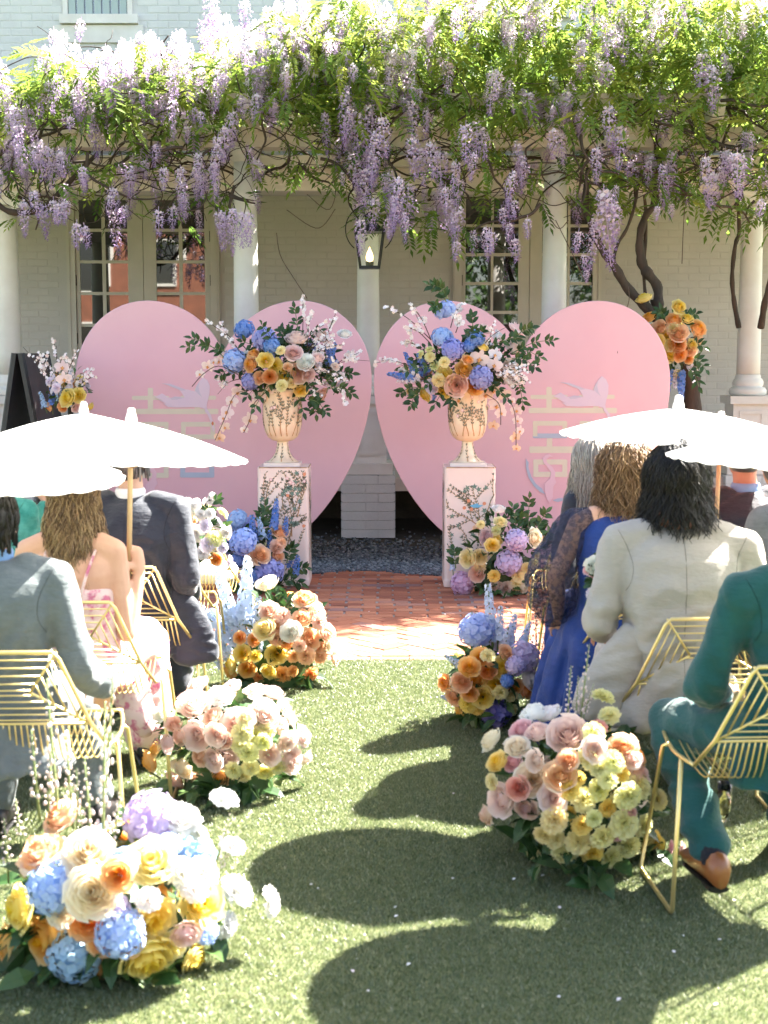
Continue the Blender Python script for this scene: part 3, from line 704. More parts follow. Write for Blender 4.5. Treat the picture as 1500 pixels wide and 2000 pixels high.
# bare vines and twigs tangled through it
tw = MB()
for i in range(430):
    x = R_(-60, 1560); y = R_(140, 400); d = R_(11.0, 12.3); p = [at(x, y, d)]
    a = R_(0, 2 * PI); n = random.randint(5, 11)
    for k in range(n):
        a += R_(-.7, .7); st_ = R_(.06, .15)
        q = p[-1] + Vector((math.cos(a) * st_, R_(-.05, .05), math.sin(a) * st_ * .8 - .012))
        if pix(q)[1] > bot_y(pix(q)[0]) + 15: break
        p.append(q)
    if len(p) < 3: continue
    r0 = random.choice((.004, .006, .006, .009, .014)); p = spline([wl_(q) for q in p], len(p) * 3)
    tw.tube(p, [r0 * (1 - .6 * j / len(p)) for j in range(len(p))], 5)
stuffed(tw.build('twigs', M['bark'], wist, True))
for pts_ in ([(540, 455, 11), (548, 500, 10.95), (575, 545, 10.9), (600, 583, 10.85)], [(1227, 560, 11.1), (1228, 590, 11), (1210, 640, 11), (1206, 690, 10.98)], [(600, 380, 11.2), (640, 410, 11.1), (655, 380, 11.1), (650, 345, 11.2)], [(1337, 405, 11), (1334, 460, 11), (1332, 515, 11)],
             [(1060, 405, 10.9), (1090, 446, 10.9), (1110, 430, 10.9)], [(560, 410, 11), (620, 446, 11), (655, 408, 11)], [(1085, 430, 10.9), (1120, 500, 10.9), (1140, 545, 10.9)]):
    p = spline([wl_(at(*q)) for q in pts_], 14); MB().tube(p, .0035, 5).build('tendril', M['twig'], wist, True)
# ================================================================== PINK HEARTS
HY = 11.0
def bez(p, n=14):
    out = []
    for i in range(0, len(p) - 1, 3):
        a, b, c, d = [np.array(q, float) for q in p[i:i + 4]]
        for k in range(n):
            t = k / n; out.append(tuple((1 - t) ** 3 * a + 3 * t * (1 - t) ** 2 * b + 3 * t * t * (1 - t) * c + t ** 3 * d))
    return out
# outline in photograph pixels about the heart's middle line (right half), then mirrored
half = [(0, 692), (18, 640), (75, 588), (148, 588), (232, 588), (289, 660), (289, 742), (289, 860), (222, 985), (150, 1042), (105, 1080), (48, 1103), (0, 1105)]
def heart(cx_, dy, label):
    r = bez(half); l_ = [(-a, b) for a, b in reversed(r[1:])] 
    out = [(cx_ + a, b + dy) for a, b in r] + [(cx_, 1105 + dy)] + [(cx_ + a, b + dy) for a, b in l_]
    P = [at(a, b, HY) for a, b in out]; X0 = P[0].x
    root = empty('heart_backdrop', (X0, HY, 0)); tag(root, label, 'backdrop', 'pink heart backdrops')
    zmin = min(p.z for p in P)
    poly = [(p.x - X0, p.z - zmin + .002) for p in P]
    m_ = MB(); n = len(poly); c0 = .018
    ctr = (0, 1.1)
    inner = [(a + (ctr[0] - a) * .004, b + (ctr[1] - b) * .004) for a, b in poly]
    vs_ = [(a, -c0 - .003, b) for a, b in inner] + [(a, -c0, b) for a, b in poly] + [(a, c0, b) for a, b in poly]
    fs = [tuple(range(n)), tuple(reversed(range(2 * n, 3 * n)))] + [(i + n * k, n * (k + 1) + i, n * (k + 1) + (i + 1) % n, n * k + (i + 1) % n) for k in range(2) for i in range(n)]
    m_.add(vs_, fs); m_.build('board', M['pink_board'], root)
    for sx in (-.45, .45):
        s_ = MB(); s_.tube([(sx, .02, 1.3), (sx, .55, .01)], .02, 6); s_.tube([(sx, .02, .05), (sx, .55, .02)], .018, 6); s_.build('strut', M['bamboo'], root)
    return root, X0, zmin
# the printed double-happiness sign and the two cranes, as flat shapes on the board (pixels of the right heart)
def zoomed(l_): return [(1020 + a / 5.0, 720 + b / 5.0) for a, b in l_]
def rr(x0, x1, y0, y1, r=12):
    o_ = []
    for (cx2, cy2, a0) in ((x1 - r, y0 + r, -90), (x1 - r, y1 - r, 0), (x0 + r, y1 - r, 90), (x0 + r, y0 + r, 180)):
        for k in range(4): a = math.radians(a0 + k * 30); o_.append((cx2 + r * math.cos(a), cy2 + r * math.sin(a)))
    return o_
MOTIF = [('sign', 'print_cream', 1, p) for p in (
    rr(233, 285, 168, 385), rr(690, 742, 168, 385), rr(78, 440, 246, 286), rr(552, 898, 244, 284), rr(60, 920, 372, 424), rr(236, 290, 655, 760), rr(690, 744, 655, 760), rr(66, 930, 748, 812), rr(690, 744, 800, 880))]
def ring(x0, x1, y0, y1, th, top, bot):
    cut = (y0 + y1) / 2 + 25; o_ = []
    o_.append(('sign', top, 2, rr(x0, x1, y0, y0 + th, 14))); o_.append(('sign', bot, 2, rr(x0, x1, y1 - th, y1, 14)))
    o_.append(('sign', top, 1, [(x0 + 2, y0 + 18), (x0 + th, y0 + 18), (x0 + th, y1 - 18), (x0 + 2, y1 - 18)])); o_.append(('sign', top, 1, [(x1 - th, y0 + 18), (x1 - 2, y0 + 18), (x1 - 2, y1 - 18), (x1 - th, y1 - 18)]))
    return o_
MOTIF += ring(100, 436, 500, 668, 46, 'print_cream', 'print_blue') + ring(556, 890, 500, 668, 46, 'print_cream', 'print_cream') + ring(104, 438, 875, 1046, 50, 'print_cream', 'print_cream') + ring(548, 882, 872, 1042, 50, 'print_blue', 'print_blue')
MOTIF += [('crane', 'print_lilac', 4, [(300, 262), (372, 222), (430, 262), (520, 275), (600, 262), (660, 250), (770, 300), (800, 372), (740, 358), (650, 356), (540, 360), (430, 356), (380, 318), (420, 325), (330, 280), (395, 290)]),
          ('crane', 'print_lilac', 5, [(540, 180), (620, 185), (700, 205), (760, 240), (805, 330), (812, 385), (785, 372), (700, 345), (610, 290)]),
          ('crane', 'print_lilac', 6, [(692, 200), (706, 150), (735, 105), (772, 62), (815, 95), (838, 150), (836, 225), (815, 300), (806, 350), (768, 282), (720, 225)]),
          ('crane', 'print_shade', 7, [(694, 196), (708, 150), (736, 108), (728, 160), (740, 215), (764, 262), (722, 224)]),
          ('crane', 'print_shade', 7, [(450, 270), (500, 252), (590, 262), (520, 282), (470, 285)]),
          ('crane', 'print_shade', 6, [(366, 124), (450, 128), (560, 168), (610, 190), (560, 196), (470, 160), (420, 138)]),
          ('crane', 'print_lilac', 7, [(790, 362), (815, 380), (848, 432), (872, 505), (884, 560), (874, 604), (862, 560), (846, 500), (818, 432), (790, 398)]),
          ('crane', 'print_orange', 8, [(862, 492), (874, 502), (876, 524), (864, 536), (852, 516)]),
          ('crane', 'print_pale', 4, [(196, 862), (222, 836), (262, 826), (300, 846), (262, 850), (232, 872), (240, 906), (290, 948), (320, 998), (316, 1060), (330, 1100), (300, 1140), (296, 1240), (262, 1300), (236, 1260), (214, 1180), (214, 1110), (268, 1060), (278, 1000), (250, 962), (206, 910)]),
          ('crane', 'print_blue', 5, [(34, 870), (58, 900), (58, 960), (84, 1040), (130, 1110), (190, 1160), (220, 1212), (170, 1192), (110, 1134), (60, 1056), (34, 960)]),
          ('crane', 'print_blue', 5, [(296, 1276), (340, 1256), (420, 1250), (500, 1262), (420, 1272), (340, 1290)])]
def print_on(root, X0, zmin, dx, dy):
    for mi_, (nm, m, lay, poly) in enumerate(MOTIF):
        yv = -.0212 - .00013 * mi_ - (.001 if nm == 'crane' else 0); P = [at(a + dx, b + dy, HY) for a, b in zoomed(poly)]
        q = [(p.x - X0, p.z - zmin) for p in P]; m_ = MB()
        m_.add([(a, yv, b) for a, b in q] + [(a, -.018, b) for a, b in q], [tuple(range(len(q)))] + [(i, (i + 1) % len(q), len(q) + (i + 1) % len(q), len(q) + i) for i in range(len(q))])
        o_ = m_.build('printed_' + nm, M[m], root)
        bm = bmesh.new(); bm.from_mesh(o_.data); bmesh.ops.triangulate(bm, faces=[f for f in bm.faces if len(f.verts) > 4]); bmesh.ops.recalc_face_normals(bm, faces=bm.faces); bm.to_mesh(o_.data); bm.free()
h1 = heart(437, 3, 'left pink heart shaped board with printed double happiness sign and cranes'); print_on(*h1, -777, 7)
h2 = heart(1019, -2, 'right pink heart shaped board with printed double happiness sign and cranes'); print_on(*h2, 0, 0)

# ================================================================== PLINTHS AND URNS
def branch_art(rnd, x0, z0, ang, ln, art, depth=0, ivy=.15, pairs=True):
    """a painted sprig in flat (x, z) coordinates: branch strip, paired leaves, some ivy and fruit"""
    p = [(x0, z0)]; a = ang; n = max(3, int(ln / .022))
    for i in range(n):
        a += rnd.uniform(-.16, .16); p.append((p[-1][0] + math.cos(a) * ln / n, p[-1][1] + math.sin(a) * ln / n))
        if depth < 1 and i > 1 and rnd.random() < .30: branch_art(rnd, p[-1][0], p[-1][1], a + rnd.choice((-1, 1)) * rnd.uniform(.5, .9), ln * rnd.uniform(.35, .6), art, depth + 1, ivy)
    for i in range(n):
        art.append(('branch', p[i], p[i + 1], .0028 * (1 - .6 * i / n) * (1 if depth else 1.5)))
    for i in range(1, n + 1):
        if i < n * .3 and depth == 0: continue
        for sg in (-1, 1):
            if rnd.random() < .86:
                aa = a + sg * rnd.uniform(.45, .8); art.append(('leaf', p[i], aa, rnd.uniform(.017, .026)))
    if rnd.random() < ivy * 2: art.append(('ivy', p[n // 2], rnd.uniform(0, 6), .022))
    if rnd.random() < .3: art.append((rnd.choice(('fruit', 'flower')), (p[-1][0], p[-1][1] + .01), 0, .012))
    art.append(('leaf', p[-1], a, .022))
def inside(q, w_, z0, z1): return abs(q[0]) < w_ and z0 < q[1] < z1
def paint(root, art, place, lim):
    """lay the sprigs on a surface: place(x, z, lift) gives the 3-D point"""
    sets = {}
    def put(m, poly, lift):
        if not all(inside(q, *lim) for q in poly): return
        mb_ = sets.setdefault(m, MB()); n = len(poly)
        mb_.add([place(a, b, lift) for a, b in poly], [tuple(range(n))])
    for it in art:
        k, p = it[0], it[1]
        if k == 'branch':
            q = it[2]; d = Vector((q[0] - p[0], q[1] - p[1])); 
            if d.length < 1e-6: continue
            s_ = Vector((-d.y, d.x)).normalized() * it[3]; put('ink_branch', [(p[0] - s_.x, p[1] - s_.y), (q[0] - s_.x, q[1] - s_.y), (q[0] + s_.x, q[1] + s_.y), (p[0] + s_.x, p[1] + s_.y)], .0012)
        elif k == 'leaf':
            a, ln = it[2], it[3]; d = Vector((math.cos(a), math.sin(a))) * ln; s_ = Vector((-d.y, d.x)) * .2
            put('ink_leaf', [p, (p[0] + d.x * .45 - s_.x, p[1] + d.y * .45 - s_.y), (p[0] + d.x, p[1] + d.y), (p[0] + d.x * .45 + s_.x, p[1] + d.y * .45 + s_.y)], .0018)
        elif k == 'ivy':
            pts_ = []
            for i in range(10): r = it[3] * (1 if i % 2 == 0 else .42); aa = it[2] + i * PI / 5; pts_.append((p[0] + r * math.cos(aa), p[1] + r * math.sin(aa)))
            put('ink_ivy', pts_, .0024)
        else:
            r = it[3]; put({'fruit': 'ink_orange', 'flower': 'ink_pink'}[k], [(p[0] + r * math.cos(i * PI / 4), p[1] + r * math.sin(i * PI / 4)) for i in range(8)], .0028)
            if k == 'flower': put('blush_paint', [(p[0] + r * .6 * math.cos(i * PI / 4), p[1] + r * .6 * math.sin(i * PI / 4)) for i in range(8)], .0033)
    names = {'ink_branch': 'painted_branches', 'ink_leaf': 'painted_leaves', 'ink_ivy': 'painted_ivy', 'ink_orange': 'painted_fruit', 'ink_pink': 'painted_flowers', 'ink_blue': 'painted_bird', 'blush_paint': 'painted_flower_centres'}
    for m, mb_ in sets.items(): stuffed(mb_.build(names[m], M[m], root))
def plinth(px0, px1, top, bot, label, seed, bird):
    rnd = random.Random(seed); g = gnd((px0 + px1) / 2, bot); Y = g.y
    x0, x1 = at(px0, 1000, Y).x, at(px1, 1000, Y).x; hw = (x1 - x0) / 2; X = (x0 + x1) / 2; ht = at(750, top, Y).z
    root = empty('plinth', (X, Y + hw, 0)); tag(root, label, 'plinth', 'blush painted plinths')
    r = .03; prof = []
    for (sx, sy, a0) in ((1, 1, 0), (-1, 1, 90), (-1, -1, 180), (1, -1, 270)):
        for k in range(5): a = math.radians(a0 + k * 22.5); prof.append((sx * (hw - r) + r * math.cos(a), sy * (hw - r) + r * math.sin(a)))
    m_ = MB(); n = len(prof); zs = [(.004, 1.0), (.02, 1.015), (.05, 1.015), (.06, 1.0), (ht - .006, 1.0), (ht, .985)]
    vs_ = [(a * s_, b * s_, z) for z, s_ in zs for a, b in prof]
    fs = [(i * n + k, i * n + (k + 1) % n, (i + 1) * n + (k + 1) % n, (i + 1) * n + k) for i in range(len(zs) - 1) for k in range(n)] + [tuple(range((len(zs) - 1) * n, len(zs) * n))]
    m_.add(vs_, fs); m_.build('body', M['blush_paint'], root)
    e_ = MB(); e_.tube([(-hw + .012, -hw + .002, ht - .002), (hw - .012, -hw + .002, ht - .002)], .004, 6); e_.build('edge_trim', M['worn_gilt'], root)
    e_ = MB(); e_.tube([(hw - .002, -hw + .012, ht - .002), (hw - .002, hw - .012, ht - .002)], .004, 6); e_.build('edge_trim', M['worn_gilt'], root)
    art = []
    if bird:
        branch_art(rnd, .08, .30, 1.9, .42, art); branch_art(rnd, .10, .42, 2.6, .36, art); branch_art(rnd, .11, .5, 1.5, .3, art); branch_art(rnd, -.02, .18, 2.3, .34, art); branch_art(rnd, .02, .2, 1.6, .26, art); branch_art(rnd, .05, .56, 2.7, .26, art); branch_art(rnd, .06, .08, 1.7, .3, art)
        for q in ((-.01, .62), (-.04, .57), (.01, .56), (.1, .6)): art.append(('fruit', q, 0, .013))
        for q in ((.03, .72), (.06, .7), (-.02, .71), (.1, .55), (.05, .42), (.02, .38)): art.append(('ivy', q, rnd.uniform(0, 6), .024))
    else:
        for (a, b, c, l_) in ((-.14, .35, 1.6, .4), (-.10, .2, 1.55, .5), (-.03, .28, 1.5, .48), (.03, .3, 1.2, .35), (.06, .36, 1.5, .4), (.1, .15, 1.7, .3), (.1, .5, 1.3, .25), (-.12, .6, 1.6, .16), (.0, .55, 1.7, .22)): branch_art(rnd, a, b, c, l_, art, ivy=.3)
    for i in range(4): art.append(('ivy', (rnd.uniform(-.13, .13), rnd.uniform(.05, ht - .1)), rnd.uniform(0, 6), .018))
    lim = (hw - .008, .02, ht - .015)
    paint(root, art, lambda a, b, c: (a, -hw - c, b), lim)
    art2 = []
    for sx in (-.1, .0, .09):
        for z0 in (.1, .4): branch_art(rnd, sx, z0, 1.57, .34, art2)
    paint(root, art2, lambda a, b, c: (hw + c, a, b), lim); paint(root, art2, lambda a, b, c: (-hw - c, -a, b), lim)
    if bird:
        b_ = MB(); c_ = (.045, .585)
        b_.add([(c_[0] + a * .05, -hw - .0035, c_[1] + b * .05) for a, b in ((-1, 0), (-.4, -.3), (.3, -.28), (1, .02), (.3, .12), (.1, .36), (-.3, .2))], [(0, 1, 2, 3, 4, 5, 6)]); b_.build('painted_bird', M['ink_blue'], root)
    return X, Y, hw, ht
URN = [(.105, 0), (.105, .02)]
def urn(X, Y, z0, px_h, label, seed):
    """goblet urn: square foot, flaring stem, tall lobed cup"""
    rnd = random.Random(seed)
    root = empty('urn', (X, Y, z0)); tag(root, label, 'urn', 'painted urns on the plinths')
    MB().box(-.128, .128, -.128, .128, .001, .026).build('foot', M['blush_paint'], root)
    stem = [(.118, .0265), (.100, .036), (.072, .06), (.052, .095), (.043, .13), (.040, .16), (.041, .176)]
    MB().lathe(stem, 36).build('stem', M['urn_paint'], root, True)
    cup = [(.041, .174), (.075, .182), (.105, .205), (.125, .245), (.136, .30), (.139, .36), (.137, .42), (.136, .48), (.142, .52), (.150, .545)]
    V = MB(); segs = 72; vs_ = []
    for i, (r, z) in enumerate(cup + [(.142, .545), (.128, .50), (.12, .40)]):
        for k in range(segs):
            a = 2 * PI * k / segs; lob = 1 + .014 * abs(math.sin(a * 6)) * (1 if i < 10 else 0); vs_.append((r * lob * math.cos(a), r * lob * math.sin(a), z))
    n = len(cup) + 3
    V.add(vs_, [(i * segs + k, i * segs + (k + 1) % segs, (i + 1) * segs + (k + 1) % segs, (i + 1) * segs + k) for i in range(n - 1) for k in range(segs)] + [tuple(range((n - 1) * segs, n * segs))]); V.build('cup', M['urn_paint'], root, True)
    zz = [c[1] for c in cup]; rr_ = [c[0] for c in cup]; zs = [c[1] for c in reversed(stem)][::-1]; rs = [c[0] for c in stem]
    art = []
    for i in range(17):
        x = -.4 + i * .05; branch_art(rnd, x, .215, 1.57 + rnd.uniform(-.25, .25), rnd.uniform(.16, .30), art, ivy=.0)
    for i in range(5): art.append((rnd.choice(('fruit', 'flower')), (rnd.uniform(-.25, .25), rnd.uniform(.3, .5)), 0, .012))
    def on_cup(a, b, c):
        r = np.interp(b, zz, rr_) * 1.0145 + c; th = -PI / 2 + a / .14; return (r * math.cos(th), r * math.sin(th), b)
    paint(root, art, on_cup, (.43, .2, .535))
    art = []
    for i in range(7): branch_art(rnd, -.2 + i * .066, .035, 1.57 + rnd.uniform(-.2, .2), .11, art, 1)
    def on_stem(a, b, c):
        r = np.interp(b, zs, rs) + c + .001; th = -PI / 2 + a / .075; return (r * math.cos(th), r * math.sin(th), b)
    paint(root, art, on_stem, (.23, .032, .17))
p1 = plinth(503, 603, 913, 1146, 'blush plinth painted with upright leafy sprigs, under the left urn', 5, False)
p2 = plinth(868, 968, 913, 1148, 'blush plinth painted with fruit branches and a blue bird, under the right urn', 9, True)
urn(p1[0] - .012, p1[1] + p1[2], p1[3], 0, 'tall blush goblet urn painted with sprigs on the left plinth', 3)
urn(p2[0] - .01, p2[1] + p2[2], p2[3], 0, 'tall blush goblet urn painted with sprigs on the right plinth', 4)
# ================================================================== FLOWERS
PAL = dict(wh=(.90, .88, .84), cr=(.90, .81, .63), bl=(.90, .74, .67), bp=(.90, .68, .54), pe=(.90, .62, .38), ap=(.90, .53, .20), go=(.90, .57, .13), ye=(.90, .75, .22), yc=(.90, .82, .46),
           ly=(.87, .85, .46), pk=(.86, .55, .58), co=(.86, .48, .36), ma=(.76, .59, .56), lw=(.82, .77, .85),
           hb=(.20, .32, .66), hl=(.45, .56, .84), hp=(.26, .24, .56), hv=(.36, .37, .68), li=(.62, .53, .72), lp=(.72, .52, .68), db=(.15, .26, .62), dl=(.60, .69, .86), sk=(.42, .58, .80))
def rose_tmpl(seed, cup=.3, rings_=((2, .10), (3, .22), (4, .37), (5, .54), (5, .74), (6, 1.0)), ruf=.03, gu=5, gv=5, pointy=.0):
    """rolled petals in rings: tight upright heart, outer petals open with a curled lip; radius 1, looks along +z"""
    rr = random.Random(seed); m_ = MB()
    for ri, (n, q) in enumerate(rings_):
        off = rr.uniform(0, 6.28)
        for k in range(n):
            a0 = off + 2 * PI * k / n + rr.uniform(-.12, .12); half = PI / n * rr.uniform(1.25, 1.55)
            tip = .05 + (.93 - .12 * cup) * q * rr.uniform(.94, 1.06); zt = .42 - (.50 - .5 * cup) * q ** 1.7 + rr.uniform(-.05, .05)
            curl = rr.uniform(.16, .5) * q ** 1.3; ph = rr.uniform(0, 6.28); vs_ = []; ts = []; tj = rr.uniform(-.14, .14)
            for iv in range(gv):
                v = iv / (gv - 1)
                for iu in range(gu):
                    u = -1 + 2 * iu / (gu - 1); ve = v * (1 - .16 * u * u + pointy * (1 - abs(u)) * .22)
                    r = tip * (.30 + .70 * ve ** .6) + .10 * q * math.sin(PI * min(1, ve))
                    z = -.55 + (zt + .55) * ve ** (1.0 + .25 * q) - curl * max(0, ve - .74) ** 2 * 7
                    r += curl * max(0, ve - .7) * .5 + ruf * v * math.sin(u * 6 + ph) * (.4 + q)
                    a = a0 + u * half * (.55 + .45 * min(1, ve * 1.3)) 
                    r += .075 * u * (.4 + .6 * q)                     # each petal tucks under its neighbour
                    z += ruf * v * math.cos(u * 5 + ph)
                    vs_.append((r * math.cos(a), r * math.sin(a), z)); ts.append(min(1, max(0, .0 + .45 * q + .6 * v * (.15 + .85 * q) + tj * q - (.1 if ri == 0 else 0))))
            fs = [(i * gu + j, i * gu + j + 1, (i + 1) * gu + j + 1, (i + 1) * gu + j) for i in range(gv - 1) for j in range(gu - 1)]
            m_.add(vs_, fs, ts)
    return m_
def carn_tmpl(seed, n=34):
    rr = random.Random(seed); m_ = MB()
    for k in range(n):
        f = (k + .5) / n; el = PI / 2 - 1.75 * f ** .62 + rr.uniform(-.1, .1); a0 = k * 2.4 + rr.uniform(-.2, .2)
        d = Vector((math.cos(el) * math.cos(a0), math.cos(el) * math.sin(a0), math.sin(el))); s_ = Vector((-math.sin(a0), math.cos(a0), 0)); nn = d.cross(s_)
        gu, gv = 6, 3; vs_ = []; ts = []
        for iv in range(gv):
            v = iv / (gv - 1)
            for iu in range(gu):
                u = -1 + 2 * iu / (gu - 1); rad = (.14 + .86 * v) * (.78 + .22 * f) * (1 + (.07 if iu % 2 else -.05) * v)
                p = d * rad + s_ * u * (.12 + .36 * v) + nn * (.10 * v * math.sin(u * 5 + k) + (.05 if iu % 2 else -.05) * v)
                p.z = p.z * .8 - .08; vs_.append(p); ts.append(min(1, .22 + .6 * v * (.5 + .5 * f) + rr.uniform(-.05, .05)))
        m_.add(vs_, [(i * gu + j, i * gu + j + 1, (i + 1) * gu + j + 1, (i + 1) * gu + j) for i in range(gv - 1) for j in range(gu - 1)], ts)
    return m_
def floret(m_, c, nrm, s_, rr, np_=4, t0=.5, cupz=.25):
    nrm = nrm.normalized(); u = nrm.orthogonal().normalized(); v = nrm.cross(u); o_ = rr.uniform(0, 6.28); t = min(1, max(0, t0 + rr.uniform(-.3, .3)))
    for k in range(np_):
        a = o_ + 2 * PI * k / np_; d = u * math.cos(a) + v * math.sin(a); e = u * -math.sin(a) + v * math.cos(a)
        w_ = s_ * (.62 if np_ == 4 else .48)
        m_.add([c, c + d * s_ * .6 + e * w_ + nrm * s_ * cupz, c + d * s_ * 1.15 + nrm * s_ * (cupz * .6 + rr.uniform(-.1, .1)), c + d * s_ * .6 - e * w_ + nrm * s_ * cupz], [(0, 1, 2), (0, 2, 3)], [max(0, t - .25), t, min(1, t + .12), t])
def hyd_tmpl(seed, n=120):
    rr = random.Random(seed); m_ = MB()
    m_.ell((0, 0, -.05), (.74, .74, .68), 10, 7, .05)
    for i in range(n):
        z = 1 - 1.72 * (i + .5) / n; a = i * 2.39996 + rr.uniform(-.15, .15); r = math.sqrt(max(0, 1 - z * z)); d = Vector((r * math.cos(a), r * math.sin(a), z))
        lump = 1 + .10 * noise.noise(d * 2.2 + Vector((seed, 0, 0))) 
        c = d * .86 * lump * rr.uniform(.94, 1.05); c.z *= .92
        floret(m_, c, d + Vector((rr.uniform(-.35, .35), rr.uniform(-.35, .35), rr.uniform(-.35, .35))), .155 * rr.uniform(.85, 1.2), rr)
    return m_
def orchid_tmpl(seed):
    rr = random.Random(seed); m_ = MB()
    def pet(a, ln, wd, z=.0, t=.8):
        d = Vector((math.cos(a), math.sin(a), 0)); e = Vector((-d.y, d.x, 0)); vs_ = []; ts = []
        for iv in range(4):
            v = iv / 3; ww = wd * math.sin(PI * (.12 + .80 * v)) ** .8
            for u in (-1, 0, 1): vs_.append(d * (.05 + ln * v) + e * u * ww + Vector((0, 0, z + .10 * v - .18 * v * v * v + (.06 if u else 0) * v))); ts.append(t - .25 * (1 - v))
        m_.add(vs_, [(i * 3 + j, i * 3 + j + 1, i * 3 + j + 4, i * 3 + j + 3) for i in range(3) for j in range(2)], ts)
    for a in (PI / 2, PI * 7 / 6 + .15, PI * 11 / 6 - .15): pet(a, .95, .28, -.03)
    for a in (.12, PI - .12): pet(a, 1.0, .52, .03, .95)
    m_.cur = 1
    m_.ell((0, -.22, .14), (.13, .22, .13), 8, 5, .1); m_.ell((0, -.02, .12), (.09, .12, .14), 6, 5, .9); m_.ell((.17, -.14, .12), (.09, .09, .1), 6, 4, .2); m_.ell((-.17, -.14, .12), (.09, .09, .1), 6, 4, .2)
    return m_
M['orchid_lip'] = mat('orchid_lip', (.62, .22, .08), .5, (.7, .4, .12), 60)
def spike_tmpl(seed, n=44, ln=1.0, rad=.11):
    """delphinium: florets round an upright stem, smaller towards the tip; height 1"""
    rr = random.Random(seed); m_ = MB()
    for i in range(n):
        f = (i + .5) / n; a = i * 2.4; r = rad * (1 - .65 * f) * rr.uniform(.7, 1.15)
        c = Vector((math.cos(a) * r, math.sin(a) * r, .16 + .84 * f)); floret(m_, c, Vector((math.cos(a), math.sin(a), .25)), .075 * (1 - .5 * f) * rr.uniform(.85, 1.2), rr, 5, .5, .15)
    return m_
def budspike_tmpl(seed, n=30):
    rr = random.Random(seed); m_ = MB()
    m_.tube([(0, 0, -.25), (.01, 0, .4), (0, .01, 1.0)], [.02, .016, .008], 5, .0)
    for i in range(n):
        f = (i + .5) / n; a = i * 2.4; r = (.065 * (1 - .72 * f) + .010) * rr.uniform(.7, 1.25); z = .08 + .92 * f
        s_ = .024 * (1 - .58 * f) * rr.uniform(.85, 1.2)
        m_.tube([(0, 0, z - .03), (math.cos(a) * r, math.sin(a) * r, z)], .004, 3, .0)
        m_.ell((math.cos(a) * r, math.sin(a) * r, z), (s_, s_, s_ * 1.25), 7, 5, min(1, .95 - .6 * f * f + rr.uniform(-.15, .1)))
    return m_
FM = {}
def reg(key, tmpls, mats_, attr='t'):
    FM[key] = []
    for q in tmpls:
        me = q.mesh(key, True, attr)
        for x in mats_: me.materials.append(x)
        if any(q.mi): me.polygons.foreach_set('material_index', q.mi)
        FM[key].append(me)
reg('rose', [rose_tmpl(1, .35), rose_tmpl(2, .15), rose_tmpl(3, .55, ruf=.02), rose_tmpl(7, .2, pointy=.7)], [M['petal']])
reg('garden_rose', [rose_tmpl(4, .42, ((5, .2), (6, .36), (7, .5), (6, .78), (7, 1.0)), .045), rose_tmpl(5, .3, ((6, .22), (7, .4), (6, .7), (6, 1.0)), .05), rose_tmpl(6, .6, ((5, .2), (6, .4), (7, .7), (7, .95)), .03)], [M['petal']])
reg('carnation', [carn_tmpl(1), carn_tmpl(2), carn_tmpl(3, 28)], [M['petal']])
reg('hydrangea', [hyd_tmpl(1), hyd_tmpl(2), hyd_tmpl(3, 105)], [M['floret']])
reg('orchid', [orchid_tmpl(1), orchid_tmpl(2)], [M['petal'], M['orchid_lip']])
reg('delphinium', [spike_tmpl(1), spike_tmpl(2, 36)], [M['floret']])
reg('bud_spike', [budspike_tmpl(1), budspike_tmpl(2, 24)], [M['bud']], 'rnd')
KIND = dict(R='rose', P='garden_rose', C='carnation', H='hydrangea', O='orchid', D='delphinium', B='bud_spike')
def green_leaf(m_, base, d, up, ln, wd, t):
    d = d.normalized(); s_ = d.cross(up); s_ = s_.normalized() if s_.length > 1e-4 else d.orthogonal().normalized(); n_ = s_.cross(d)
    a = base + d * ln * .35 + n_ * ln * .06; b = base + d * ln * .7 + n_ * ln * .03; e = base + d * ln - n_ * ln * .06
    m_.add([base, a + s_ * wd - n_ * wd * -.25, b + s_ * wd * .75 + n_ * wd * .2, e, b - s_ * wd * .75 + n_ * wd * .2, a - s_ * wd + n_ * wd * .25, a, b], [(0, 6, 1), (6, 7, 2, 1), (7, 3, 2), (0, 5, 6), (6, 5, 4, 7), (7, 4, 3)], t)
def leafy_branch(root, a, b, n=9, ln=.07, bend=None, name='leaf_branch', t=.4, wd=.24):
    a, b = Vector(a), Vector(b); mid = (a + b) / 2 + Vector(bend or (0, 0, .03)); p = spline([a, mid, b], 12)
    m_ = MB(); m_.cur = 1; m_.tube(p, [.004 * (1 - .6 * i / 12) for i in range(12)], 4); m_.cur = 0
    for i in range(n):
        f = .2 + .8 * i / (n - 1); k = min(10, int(f * 11)); d = (p[k + 1] - p[k]).normalized() if k < 11 else (p[11] - p[10])
        for sg in (-1, 1) if i < n - 1 else (0,):
            s_ = d.cross(Vector((R_(-.4, .4), 1, R_(-.4, .4)))).normalized()
            green_leaf(m_, p[k], d * .7 + s_ * sg + Vector((0, R_(-.4, .1), R_(-.2, .2))), Vector((R_(-.5, .5), -1, R_(0, 1))), ln * R_(.75, 1.2), ln * wd, min(1, max(0, t + R_(-.35, .35))))
    return m_.build(name, [M['leaf'], M['stem']], root)
